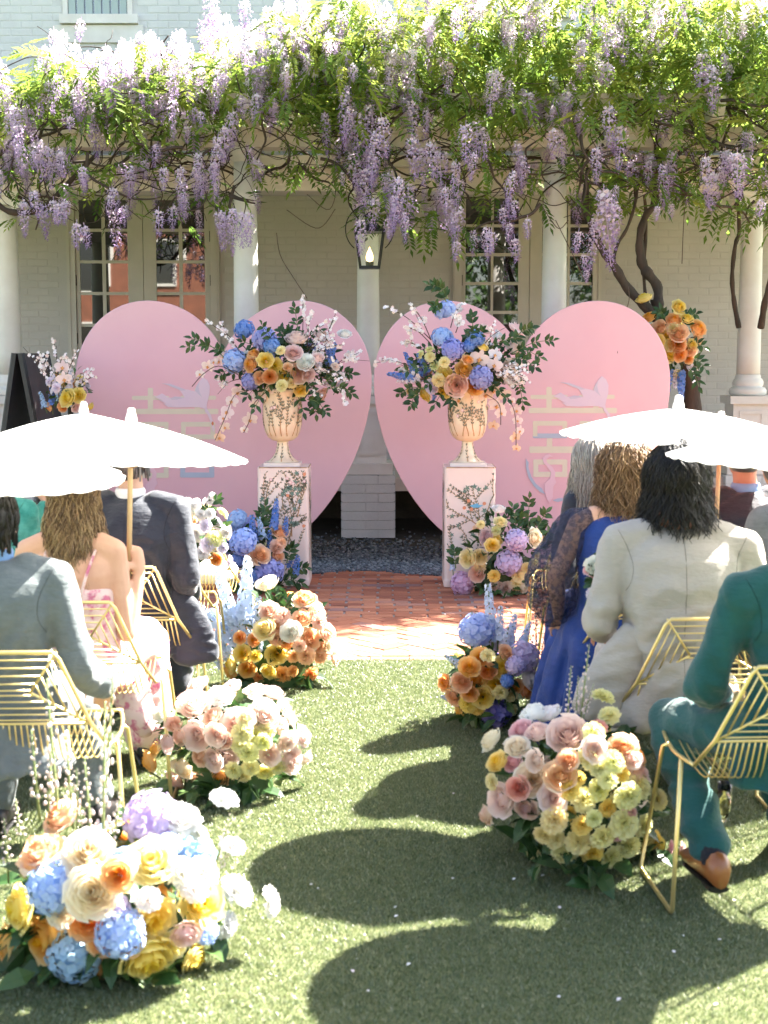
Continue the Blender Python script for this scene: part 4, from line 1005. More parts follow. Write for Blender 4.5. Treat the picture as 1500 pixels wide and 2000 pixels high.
def blossom_branch(root, a, b, n=16, s_=.011, bend=None, side=2):
    a, b = Vector(a), Vector(b); mid = (a + b) / 2 + Vector(bend or (0, 0, .03)); p = spline([a, mid, b], 14); rr = random.Random(int(a.x * 1000) ^ int(b.z * 977))
    m_ = MB(); m_.cur = 1; m_.tube(p, [.0038 * (1 - .6 * i / 14) for i in range(14)], 4); segs = [p[4:]]
    for k in range(side):
        i = rr.randrange(3, 10); q = p[i] + (b - a) * rr.uniform(.2, .35) + Vector((rr.uniform(-.05, .05), rr.uniform(-.04, .04), rr.uniform(-.02, .07))); sp = spline([p[i], (p[i] + q) / 2 + Vector((0, 0, .01)), q], 7); m_.tube(sp, .002, 4); segs.append(sp[2:])
    m_.cur = 0
    for i in range(n):
        sp = rr.choice(segs); c = rr.choice(sp) + Vector((rr.uniform(-.012, .012), rr.uniform(-.015, .01), rr.uniform(-.012, .012))); floret(m_, c, Vector((rr.uniform(-1, 1), -1, rr.uniform(-.5, 1))), s_ * rr.uniform(.7, 1.25), rr, 5, .6)
    return m_.build('blossom_branch', [M['blossom'], M['twig']], root)
def foliage(root, n, c, r, ln, low=None, name='foliage'):
    """leaves through the inside of the bunch, looking outward"""
    m_ = MB(); c = Vector(c)
    for i in range(n):
        d = Vector((random.gauss(0, 1), random.gauss(0, 1), random.gauss(0, 1))).normalized(); k = R_(.55, 1.0)
        p = c + Vector((d.x * r[0] * k, d.y * r[1] * k, d.z * r[2] * k))
        if low is not None and p.z < low: p.z = low + R_(0, .03)
        dd = d + Vector((R_(-.7, .7), R_(-.7, .7), R_(-.7, .5))); green_leaf(m_, p - dd.normalized() * ln * .5, dd, Vector((R_(-1, 1), R_(-1, 1), 1)), ln * R_(.7, 1.25), ln * R_(.2, .3), min(1, max(0, random.gauss(.4, .22))))
    return stuffed(m_.build(name, M['leaf'], root))
def bunch(name, label, cat, spec, Y0, ground=None, pad=1.0, ry=None, leaves=160, lln=.075, group=None, rc=None, up=.35, back=10, stems=True):
    """a flower arrangement: each flower read off the photograph lies on the front of a rounded mass, with more behind"""
    it = []
    for s_ in spec.replace('\n', ';').split(';'):
        q = s_.split()
        if q: it.append((q[0][0], q[0][1:], [float(v) for v in q[1:]]))
    fl = [(k, c, v) for k, c, v in it if k not in 'DB']
    xs = [v[0] for _, _, v in fl]; ys = [v[1] for _, _, v in fl]
    cxp, cyp = (min(xs) + max(xs)) / 2, (min(ys) + max(ys)) / 2; rxp, ryp = (max(xs) - min(xs)) / 2 + 12, (max(ys) - min(ys)) / 2 + 12
    if rc: cxp, cyp, rxp, ryp = rc
    s0 = ppm(cxp, cyp, Y0); ctr = at(cxp, cyp, Y0); RX, RZ = rxp / s0 * pad, ryp / s0 * pad; RY = ry or (RX + RZ) / 2 * .8
    base = Vector((ctr.x, ctr.y, 0 if ground is not None else ctr.z - RZ)); root = empty(name, base); tag(root, label, cat, group)
    def place(px, py, out=1.0):
        p = at(px, py, Y0); dx, dz = (p.x - ctr.x) / RX, (p.z - ctr.z) / RZ; rr = dx * dx + dz * dz
        dy = -RY * math.sqrt(max(.0, 1 - min(1, rr))) * out
        p = at(px, py, Y0 + dy); n_ = Vector((dx / RX, dy / RY / RY * 1.0, dz / RZ)); n_ = n_.normalized() if n_.length > 1e-5 else Vector((0, -1, 0))
        return p, (n_ + Vector((0, -.25, up))).normalized()
    for k, c, v in it:
        if k in 'DB':
            (x0, y0, x1, y1) = v[:4]; p0, n_ = place(x0, y0, .35); p1 = at(x1, y1, p0.y + R_(-.08, .03)); d = p1 - p0; wsc = (v[4] if len(v) > 4 else 1.0)
            mt = Matrix.Translation(p0 - base) @ d.to_track_quat('Z', 'Y').to_matrix().to_4x4() @ Matrix.Rotation(R_(0, 6), 4, 'Z') @ Matrix.Diagonal((d.length * wsc, d.length * wsc, d.length, 1))
            o_ = obj(KIND[k], random.choice(FM[KIND[k]]), root, mtx=mt, col=PAL.get(c, (.8, .8, .8)))
            if k == 'D': MB().tube([p0 - base - d * .2, p1 - base], .003, 4).build('stem', M['stem'], root)
            continue
        x, y, r = v[:3]; p, n_ = place(x, y, R_(.72, 1.12)); s_ = ppm(x, y, p.y); r = r / s_ * {'R': 1.22, 'P': 1.2, 'C': 1.18, 'H': 1.1, 'O': 1.15}[k]
        if ground is not None and p.z < r * .75: p.z = r * .75
        jit = Vector((R_(-.42, .42), R_(-.2, .2), R_(-.38, .38))); r *= R_(.9, 1.12)
        colr = PAL[c]; vv = R_(.94, 1.05); colr = tuple(min(.92, max(.02, q * vv * R_(.97, 1.03))) for q in colr)
        me = random.choice(FM[KIND[k]])
        nn = n_ + jit
        if k == 'O': nn = Vector((n_.x * .5, -1, .1)) + jit; mt = Matrix.Translation(p - base) @ nn.to_track_quat('Z', 'Y').to_matrix().to_4x4() @ Matrix.Rotation(R_(-.4, .4), 4, 'Z') @ Matrix.Diagonal((r, r, r, 1))
        else: mt = facing(p - base, nn, (r * R_(.96, 1.06), r * R_(.96, 1.06), r * R_(.9, 1.05)), R_(0, 6.28))
        obj(KIND[k], me, root, mtx=mt, col=colr)
        if stems and ground is not None: pass
    cl = ctr - base
    bk = [f for f in fl if f[0] in 'RPCH']
    for i in range(back):                           # the far side of the mass
        k, c, v = random.choice(bk); d = Vector((random.gauss(0, 1), abs(random.gauss(0, 1)) + .4, random.gauss(0, .8) + .2)).normalized()
        p = cl + Vector((d.x * RX * .85, d.y * RY * .85, d.z * RZ * .8)); r = v[2] / s0
        if ground is not None and p.z < r * .8: p.z = r * .8
        obj(KIND[k], random.choice(FM[KIND[k]]), root, mtx=facing(p, d, r, R_(0, 6)), col=PAL[c])
    if leaves: foliage(root, leaves, cl, (RX * .9, RY * .85, RZ * .88), lln, .01 if ground is not None else None)
    if ground is not None:
        foliage(root, 46, (cl.x, cl.y - RY * .25, .045), (RX * 1.0, RY * .85, .05), lln * 1.1, .012, 'base_leaves')
        m_ = MB(); m_.lathe([(RX * .4, .002), (RX * .55, .01), (RX * .5, RZ * .5), (RX * .2, RZ * .9)], 14, c=(cl.x, cl.y, 0), sy=min(1.0, RY / RX)); m_.build('flower_foam', M['leaf'], root)
    return root, base, place
# ---- urn arrangements
uY = p1[1] + p1[2]
r1, b1, pl1 = bunch('urn_arrangement', 'overflowing garden flower arrangement in the left urn, orchids trailing to the left', 'flowers', '''
Hhb 477 644 20;Hhv 516 662 25;Hhl 458 705 23;Hhv 488 745 19;Hhb 530 675 16
Rap 496 690 11;Rap 487 711 14;Pye 518 703 13;Pye 537 714 15;Rpe 506 738 14;Rap 527 736 14;Pye 556 733 15;Cyc 548 684 10;Cyc 550 753 11;Cyc 570 749 11;Pye 587 763 13
Rbl 579 657 19;Rbl 630 654 15;Rwh 673 650 12;Rma 573 687 16;Rwh 597 707 17;Rbp 582 730 18;Rma 603 733 13;Rbp 626 776 17;Rbl 621 697 12;Cbl 655 716 9;Ppe 562 716 10
Obl 418 707 10;Obl 406 715 10;Obl 391 730 10;Obl 428 705 11;Obl 436 697 10;Obl 465 766 12;Obl 453 783 12;Obl 444 804 12;Obl 436 816 10;Obp 439 834 10;Ope 429 854 10;Obl 507 772 12;Obl 497 791 11;Obl 488 819 12;Obl 477 839 8;Obl 524 762 10
Ddb 640 715 655 670 1.4;Ddb 646 705 636 676 1.3;Ddb 655 740 668 712 1.2;Dlw 640 760 650 720 1.4;Dlw 655 765 675 735 1.4;Dlw 630 720 600 690 1.3''', uY - .02, None, .95, .27, 420, .055, None, (556, 715, 118, 72), back=16)
for a, b, f in (((480, 700), (401, 625), 'b'), ((470, 690), (425, 640), 'b'), ((450, 690), (358, 678), 'l'), ((440, 700), (372, 660), 'l'), ((590, 690), (594, 578), 'b'), ((585, 680), (575, 598), 'l'), ((560, 680), (548, 645), 'l'), ((600, 680), (606, 610), 'b'), ((630, 690), (655, 618), 'b'), ((640, 720), (722, 705), 'b'), ((640, 730), (700, 690), 'b'), ((630, 750), (690, 730), 'l'), ((640, 760), (690, 770), 'l'), ((610, 770), (618, 812), 'l'), ((560, 770), (556, 795), 'l'), ((480, 720), (425, 735), 'l'), ((470, 740), (425, 770), 'b'), ((640, 740), (682, 730), 'l'), ((600, 780), (640, 808), 'l'), ((660, 760), (676, 792), 'b'), ((620, 640), (650, 690), 'b')):
    A, B = at(a[0], a[1], uY - .12) - b1, at(b[0], b[1], uY - .08 + R_(-.12, .1)) - b1
    if f == 'b': blossom_branch(r1, A, B, 20, .014)
    else: leafy_branch(r1, A, B, 7, .06)
for pts_ in ([(470, 735), (430, 715), (400, 728), (375, 755)], [(500, 760), (460, 770), (440, 815), (420, 860)], [(520, 765), (495, 790), (488, 820), (476, 845)]):
    MB().tube(spline([at(a, b, uY - .17) - b1 for a, b in pts_], 12), .003, 4).build('orchid_stem', M['twig'], r1)
def fill_out(root, base, c, Y, n, seed):
    rr = random.Random(seed); c = at(c[0], c[1], Y) - base
    for i in range(n):                              # greenery and small white sprays all round the bunch
        a = rr.uniform(0, 2 * PI); d = Vector((math.cos(a), rr.uniform(-.75, .5), math.sin(a) * .75)); L_ = rr.uniform(.30, .46)
        leafy_branch(root, c + d * .12, c + d * L_ + Vector((0, 0, -.02)), 6, .062, (0, 0, .02), t=.22)
    for i in range(n // 2):
        a = rr.uniform(-.9, 1.0); d = Vector((math.cos(a), rr.uniform(-.7, .1), math.sin(a) * .7)); blossom_branch(root, c + d * .15, c + d * rr.uniform(.36, .5), 16, .012)
fill_out(r1, b1, (556, 715), uY - .05, 20, 3)
uY2 = p2[1] + p2[2]
r2, b2, pl2 = bunch('urn_arrangement', 'overflowing garden flower arrangement in the right urn, topped by one high blue hydrangea', 'flowers', '''
Hhl 869 605 24;Hhl 864 659 21;Hhv 885 682 24;Hhb 928 662 21;Hhv 940 738 25;Hhb 915 676 14
Rbl 945 640 15;Rbl 1011 641 16;Rbl 1002 677 17;Rbl 995 721 19;Rye 943 676 11;Rap 914 701 10;Rgo 907 720 14;Pye 868 734 16;Cyc 857 743 12;Pbp 891 753 20;Rgo 928 755 15;Pye 867 766 13;Pye 828 772 14;Rlw 843 754 12;Cyc 868 707 10;Cyc 840 697 10;Cly 821 692 8;Cly 839 682 8;Cly 849 714 9;Cyc 801 766 10;Rwh 975 655 12
Obl 937 700 17;Olw 967 692 14;Obl 966 712 14;Obl 948 771 13;Obp 963 763 12;Obl 915 781 14;Oyc 940 796 13;Obl 895 781 12;Obl 970 793 14;Obl 978 806 12;Ope 964 831 10;Obl 999 783 9;Obl 1009 801 10;Obl 1011 821 10;Obl 1015 841 10;Ope 1006 854 11;Ope 1009 875 8;Obl 985 770 11
Ddb 815 735 790 688 1.2;Ddb 815 740 757 730 1.2;Ddb 850 770 845 785 2.2;Ddb 830 735 800 715 1.3;Dlw 830 740 775 745 1.2;Ddb 840 730 815 690 1.3''', uY2 - .02, None, .95, .27, 420, .055, None, (906, 715, 112, 75), back=16)
for a, b, f in (((842, 664), (753, 598), 'b'), ((842, 664), (806, 601), 'b'), ((840, 670), (790, 640), 'b'), ((800, 715), (730, 710), 'b'), ((830, 690), (790, 672), 'b'), ((875, 585), (850, 558), 'l'), ((872, 590), (838, 556), 'l'), ((860, 610), (845, 600), 'l'), ((925, 660), (921, 615), 'l'), ((1000, 690), (1085, 665), 'l'), ((1000, 670), (1040, 640), 'l'), ((1005, 690), (1058, 700), 'l'), ((1010, 740), (1022, 795), 'l'), ((1000, 700), (1048, 720), 'l'), ((830, 760), (778, 770), 'l'), ((820, 770), (800, 795), 'l'), ((880, 770), (880, 790), 'l'), ((850, 700), (815, 730), 'b'), ((980, 750), (1010, 760), 'b'), ((990, 740), (1000, 760), 'b'), ((880, 640), (895, 605), 'b'), ((890, 650), (905, 630), 'b'), ((830, 740), (780, 735), 'b')):
    A, B = at(a[0], a[1], uY2 - .12) - b2, at(b[0], b[1], uY2 - .08 + R_(-.12, .1)) - b2
    if f == 'b': blossom_branch(r2, A, B, 20, .014)
    else: leafy_branch(r2, A, B, 7, .062)
for pts_ in ([(960, 755), (990, 775), (1006, 810), (1008, 870)], [(950, 770), (975, 790), (978, 830)]):
    MB().tube(spline([at(a, b, uY2 - .17) - b2 for a, b in pts_], 12), .003, 4).build('orchid_stem', M['twig'], r2)
fill_out(r2, b2, (906, 715), uY2 - .05, 20, 8)
# ---- at the feet of the plinths
r, b_, pl = bunch('flower_arrangement', 'blue hydrangeas and apricot roses standing at the foot of the left plinth', 'flowers', '''
Hsk 463 1015 22;Hhl 475 1058 25;Hhv 525 1116 27;Hhb 463 1095 15;Hhb 500 1125 16;Rpe 548 1038 15;Rpe 509 1082 17;Rbp 541 1067 14;Rpe 544 1085 13;Rbl 444 1099 16;Ryc 456 1144 15;Cpe 550 1060 9;Rbl 470 1125 12;Ryc 492 1150 13
Ddb 527 1085 527 1035 1.4;Ddb 535 1040 540 975 1.1;Ddb 555 1050 560 1010 1.4;Ddb 575 1125 582 1085 1.7;Ddb 496 1070 492 1005 1.2;Dsk 515 1060 505 1010 1.2;Ddb 560 1110 572 1090 2''', p1[1] - .2, 0, 1.0, .2, 170, .075)
for a, b in (((505, 1080), (520, 985)), ((515, 1060), (508, 1000)), ((560, 1130), (600, 1110)), ((550, 1140), (590, 1140)), ((470, 1100), (440, 1060)), ((500, 1060), (530, 1000)), ((560, 1100), (572, 1070))):
    A, B = at(a[0], a[1], p1[1] - .25) - b_, at(b[0], b[1], p1[1] - .2) - b_; leafy_branch(r, A, B, 7, .06)
r, b_, pl = bunch('flower_arrangement', 'lilac hydrangeas and cream roses standing at the foot of the right plinth', 'flowers', '''
Cyc 939 1024 8;Cly 969 1036 9;Pyc 978 1018 13;Rwh 974 992 13;Pye 969 1055 12;Pye 962 1064 12;Rcr 1047 1050 18;Pyc 912 1090 17;Pyc 937 1088 13;Cyc 937 1107 12;Rma 949 1049 15;Rbp 931 1122 15;Cye 965 1125 10;Rpe 1015 1112 11;Cyc 1029 1110 10;Cyc 1012 1125 10;Cyc 1008 1141 11;Rbl 971 1147 14;Rcr 1020 1153 14;Rcr 1032 1159 14;Rcr 1081 1160 15;Rbl 1060 1107 17;Cly 1050 1085 7;Cly 1044 1101 8;Rbl 990 1150 12
Hli 1009 1055 23;Hli 994 1098 27;Hlp 903 1141 23;Ddl 885 1120 882 1080 1.2''', p2[1] - .22, 0, 1.0, .22, 190, .08)
for a, b in (((1030, 1080), (1034, 968)), ((1020, 1060), (1020, 1000)), ((1040, 1060), (1068, 1000)), ((1050, 1080), (1090, 1030)), ((1010, 1040), (1000, 990)), ((890, 1110), (886, 1075)), ((1040, 1070), (1050, 1020))):
    A, B = at(a[0], a[1], p2[1] - .25) - b_, at(b[0], b[1], p2[1] - .2) - b_; leafy_branch(r, A, B, 7, .065, t=.5)
# ---- along the aisle, left
bunch('flower_arrangement', 'peach roses and carnations with pale blue delphinium at the far left of the aisle', 'flowers', '''
Rcr 521 1137 18;Rpe 595 1167 19;Rbp 524 1191 17;Cbp 553 1203 16;Rpe 589 1206 17;Rbp 620 1197 16;Cbp 623 1214 15;Ryc 515 1227 18;Pwh 568 1233 20;Rpe 607 1248 19;Rbp 640 1236 16;Rcr 643 1256 16;Rbp 659 1284 15;Pye 473 1276 19;Pye 449 1297 17;Rgo 448 1315 18;Rgo 482 1307 18;Pye 524 1312 15;Rye 539 1278 18;Pye 499 1281 12
Cap 560 1254 12;Cpe 598 1281 15;Cpe 574 1281 13;Cap 551 1318 15;Cap 571 1312 11;Cap 607 1317 15;Cap 589 1337 14;Cap 503 1323 13;Cpe 625 1281 14;Rpe 540 1225 14;Rap 495 1250 13;Cpe 540 1245 13;Rap 468 1245 12;Cbp 585 1262 12;Rpe 625 1262 14;Rap 430 1280 13
Ddl 475 1235 484 1088 1.0;Ddl 462 1240 424 1105 1.0;Ddl 450 1260 383 1175 1.1;Ddl 500 1240 505 1165 1.3;Ddl 465 1280 412 1190 1.2;Ddl 490 1270 470 1180 1.2;Ddl 500 1310 510 1240 1.2;Ddl 455 1290 405 1235 1.3;Ddl 470 1260 440 1180 1.2;Ddl 440 1310 410 1270 1.5''', gnd(520, 1338).y + .02, 0, .96, .24, 200, .08)
bunch('flower_arrangement', 'blush roses and lime carnations in the middle left of the aisle', 'flowers', '''
Rbl 382 1337 23;Rbl 379 1373 30;Rbl 454 1338 17;Pwh 430 1358 20;Rbl 499 1345 21;Rbl 535 1350 20;Pwh 514 1376 19;Rcr 556 1379 15;Rbl 515 1397 25;Rbl 457 1409 24;Rbp 413 1397 21;Rbp 338 1413 17;Rbl 383 1437 28;Rbl 421 1436 20;Rbl 325 1452 19;Rbp 349 1440 16;Rwh 314 1391 14;Rgo 289 1488 23;Rgo 300 1465 15;Rbp 388 1479 20;Rbl 415 1485 23;Rbl 442 1482 19;Rcr 355 1503 23;Rbp 340 1533 19;Rpe 391 1525 26;Rap 428 1519 17;Rbl 562 1449 19;Rbl 595 1437 17;Pbl 527 1474 20;Rbl 569 1485 23;Rbl 601 1482 15;Rbl 550 1419 16;Rcr 480 1400 17;Rbp 440 1447 15
Cly 473 1431 17;Cly 499 1434 16;Cly 520 1428 14;Cly 484 1470 18;Cly 514 1449 15;Cly 517 1507 18;Cly 470 1455 15;Cly 490 1500 15;Cyc 472 1513 16;Cly 544 1500 12;Cly 455 1505 14''', gnd(440, 1548).y + .03, 0, .96, .25, 210, .085)
bunch('flower_arrangement', 'large foreground mound of roses and blue hydrangeas at the near left of the aisle', 'flowers', '''
Rpe 116 1588 38;Rpe 78 1660 38;Rcr 172 1662 42;Rcr 180 1742 44;Rap 230 1708 32;Rye 32 1776 40;Rgo 8 1846 36;Rgo 86 1836 44;Rap 168 1796 34;Rap 200 1834 30;Rpe 38 1904 32;Rap 186 1894 26;Pyc 296 1682 46;Pye 394 1762 42;Pye 300 1798 38;Pye 292 1876 50;Pyc 338 1848 30;Rye 382 1876 28;Rbl 364 1828 30;Cwh 356 1704 28;Cwh 402 1704 30;Cwh 356 1598 32;Cwh 290 1756 22;Cwh 380 1736 24;Cwh 444 1808 27;Rcr 120 1780 26;Rpe 250 1850 24
Hli 296 1600 58;Hhl 104 1734 56;Hsk 144 1864 50;Hhl 236 1822 46;Hhl 244 1682 30;Hhl 402 1820 24;Hli 226 1776 32;Hhl 330 1650 26
Cwh 438 1560 27;Cwh 454 1652 19;Cwh 388 1628 16;Cwh 464 1738 31;Cwh 528 1762 26
Bbl 112 1560 92 1325 .62;Bbl 75 1570 62 1425 .9;Bbl 200 1640 206 1370 .55;Bbl 178 1640 166 1478 .85;Bbl 140 1580 128 1430 .8;Bbl 205 1560 222 1310 .45;Bbl 95 1590 100 1440 .9;Bbl 40 1640 30 1560 1.2;Bbl 150 1620 150 1500 1;Bbl 222 1640 236 1545 1;Bbl 15 1700 8 1600 1.1;Blw 420 1690 452 1590 .9;Blw 430 1700 470 1620 .8''', gnd(200, 1905).y + .14, 0, .9, .34, 260, .10, None, (215, 1770, 265, 200), back=24)
# ---- along the aisle, right
bunch('flower_arrangement', 'golden roses with two blue hydrangeas at the far right of the aisle', 'flowers', '''
Hhl 933 1232 38;Hli 1023 1283 31;Hhp 967 1397 35;Hli 1007 1300 20;Rgo 937 1282 19;Rgo 917 1302 21;Pye 980 1303 20;Cyc 953 1280 14;Rgo 927 1329 23;Rpe 900 1333 17;Rap 953 1310 15;Pye 967 1337 20;Rap 867 1333 15;Rpe 885 1362 15;Rap 917 1355 15;Pye 943 1362 19;Rap 1007 1342 15;Cye 913 1375 15;Cly 977 1353 14;Cly 1000 1357 14;Cye 930 1382 13;Cly 1003 1387 12;Rgo 902 1407 21;Rwh 1038 1322 24;Rpe 990 1273 15;Rap 1030 1350 14;Hhb 990 1330 13
Ddl 960 1245 953 1140 1.0;Ddl 972 1260 978 1185 1.2;Ddl 990 1270 1007 1200 1.2;Ddl 1015 1270 1035 1215 1.3;Ddl 900 1300 868 1280 1.8;Ddl 985 1270 993 1225 1.5;Ddl 880 1365 860 1360 2.4;Ddl 940 1240 920 1195 1.2
Bpk 1045 1310 1047 1185 .8;Bpk 1055 1300 1064 1235 1;Bpk 1040 1300 1036 1240 1''', gnd(955, 1415).y + .05, 0, .95, .24, 170, .08)
bunch('flower_arrangement', 'wide mound of white roses and lime yellow carnations at the near right of the aisle', 'flowers', '''
Rcr 955 1443 21;Rwh 1042 1387 25;Rwh 1070 1390 21;Rbl 1050 1425 24;Rpk 1015 1422 19;Rbl 1107 1432 40;Rcr 1010 1455 25;Cco 1167 1420 18;Pye 970 1487 21;Rpk 1000 1487 19;Rbl 1043 1485 20;Rcr 1037 1522 29;Rco 1010 1540 21;Rbl 977 1563 27;Rbp 947 1593 19;Rma 1027 1583 22;Rpe 1093 1512 27;Rpe 1107 1483 20;Rbl 1077 1557 25;Rpe 1217 1457 27;Rap 1250 1477 18;Rbl 1163 1462 24;Cyc 960 1527 15;Pyc 1040 1680 22;Rbl 1250 1512 22;Rco 1060 1535 17;Cpk 1307 1672 15;Rbl 1235 1480 17;Cbl 1330 1688 13
Cly 1160 1430 20;Cly 1178 1360 18;Cly 1190 1397 17;Cly 1153 1480 20;Cly 1200 1487 21;Cly 1170 1502 17;Cly 1250 1535 21;Cly 1187 1522 17;Cye 1130 1520 12;Cye 1113 1542 19;Cly 1170 1542 22;Cye 1213 1512 15;Cly 1140 1562 23;Cly 1227 1555 22;Cye 1187 1579 17;Cyc 1083 1602 23;Cly 1220 1609 24;Cly 1257 1613 20;Cye 1137 1612 18;Cly 1178 1635 22;Cly 1227 1652 21;Cyc 1063 1632 20;Cly 1102 1668 22;Cly 1130 1645 23;Cye 1157 1668 19;Cly 1193 1675 21;Cyc 1250 1688 25;Cye 1287 1690 16;Cly 1160 1599 15;Cpk 1207 1630 12;Cye 1110 1590 14;Cly 1085 1640 16;Rpk 1230 1590 13;Cye 1280 1640 17;Cyc 1285 1560 18;Cly 1205 1560 15
Bly 1135 1395 1150 1258 .7;Bbl 1108 1400 1116 1300 .9;Bbl 1125 1400 1130 1320 .9;Bly 1140 1400 1160 1335 .9''', gnd(1130, 1690).y + .1, 0, .93, .34, 260, .09, None, (1125, 1545, 205, 175), back=24)
# ---- small ones: by the black easel, on the vine trunk, on two aisle chairs
r, b_, pl = bunch('flower_arrangement', 'small bunch with pale orchids and yellow roses in front of the black sign', 'flowers', '''
Obl 122 717 13;Obl 125 740 13;Pye 130 777 15;Pye 153 772 12;Rap 95 795 9;Rap 122 795 9;Rye 178 795 8;Clw 110 757 8;Rbl 150 797 9;Clw 95 745 7
Ddb 103 800 100 755 1.6;Dsk 120 790 112 745 1.5;Dsk 90 800 78 765 1.5;Dlw 130 790 140 720 1;Dlw 110 780 100 715 1''', 10.3, None, 1.0, .12, 90, .05)
for a, b in (((115, 780), (110, 675)), ((110, 770), (70, 690)), ((120, 770), (150, 690)), ((140, 770), (172, 720)), ((140, 775), (185, 735)), ((100, 780), (80, 720)), ((110, 770), (45, 678))):
    blossom_branch(r, at(a[0], a[1], 10.25) - b_, at(b[0], b[1], 10.25 + R_(-.1, .1)) - b_, 20, .012)
stand = MB(); stand.tube([(0, 0, -b_.z + .005), (0, 0, .05)], .02, 8); stand.lathe([(.14, -b_.z + .002), (.14, -b_.z + .015), (.02, -b_.z + .03)], 16); stand.build('stand', M['black_metal'], r)
r, b_, pl = bunch('trunk_arrangement', 'cluster of yellow and apricot roses fixed to the wisteria trunk', 'flowers', '''
Rye 1257 580 15;Rgo 1267 617 13;Rye 1327 598 14;Rap 1317 623 16;Pye 1342 620 12;Rap 1365 640 16;Rpe 1288 640 16;Pye 1262 648 11;Rpe 1325 648 17;Pye 1285 665 13;Pyc 1307 675 11;Rap 1323 672 14;Pye 1353 673 11;Rpe 1282 685 13;Pye 1308 695 13;Rap 1330 693 14;Rpe 1350 683 12;Pye 1273 707 10;Rbl 1292 710 10;Pyc 1323 733 12;Obl 1295 725 9;Rap 1345 700 10;Pyc 1315 640 10;Obl 1283 735 8;Rye 1300 655 11
Ddb 1330 715 1331 785 1.1;Ddb 1308 715 1306 765 1.3;Dlw 1318 715 1318 760 1.2;Dlw 1345 705 1356 750 1.1''', 11.35, None, 1.0, .17, 120, .06, None, (1312, 662, 66, 78))
for a, b in (((1280, 690), (1262, 700)), ((1345, 680), (1376, 678)), ((1335, 640), (1360, 612)), ((1350, 700), (1380, 725)), ((1275, 640), (1262, 668)), ((1300, 625), (1285, 610)), ((1345, 720), (1366, 758))): leafy_branch(r, at(a[0], a[1], 11.25) - b_, at(b[0], b[1], 11.25) - b_, 5, .07)
CHFL_L = at(390, 1035, 7.0)
r, b_, pl = bunch('chair_flowers', 'small white and orange bouquet on the back of an empty left chair', 'flowers', '''
Rwh 380 987 14;Cwh 363 981 11;Rcr 367 1012 12;Rgo 361 1036 14;Rwh 381 1043 15;Clw 401 1027 11;Cly 420 1052 13;Clw 407 1064 13;Cye 413 1070 9;Cwh 441 1040 10;Cwh 410 1003 10;Rap 423 1092 14;Clw 364 1085 12;Clw 395 1080 12;Clw 435 1070 9;Clw 448 1095 10;Cwh 392 1005 9;Clw 345 1095 9''', 6.75, None, 1.0, .1, 80, .06)
leafy_branch(r, at(400, 1010, 6.7) - b_, at(428, 975, 6.7) - b_, 6, .04); blossom_branch(r, at(390, 1000, 6.7) - b_, at(425, 985, 6.7) - b_, 14)
bunch('chair_flowers', 'small white and lilac bouquet hanging beside the cream suited guest', 'flowers', '''
Rwh 1166 1102 20;Clw 1182 1078 12;Cwh 1180 1130 14;Clw 1160 1163 13;Clw 1178 1158 11;Clw 1174 1196 14;Rpk 1146 1112 9;Cwh 1188 1105 12;Clw 1168 1205 10;Clw 1186 1180 11''', 4.95, None, 1.0, .07, 60, .055, None, (1172, 1140, 30, 75))
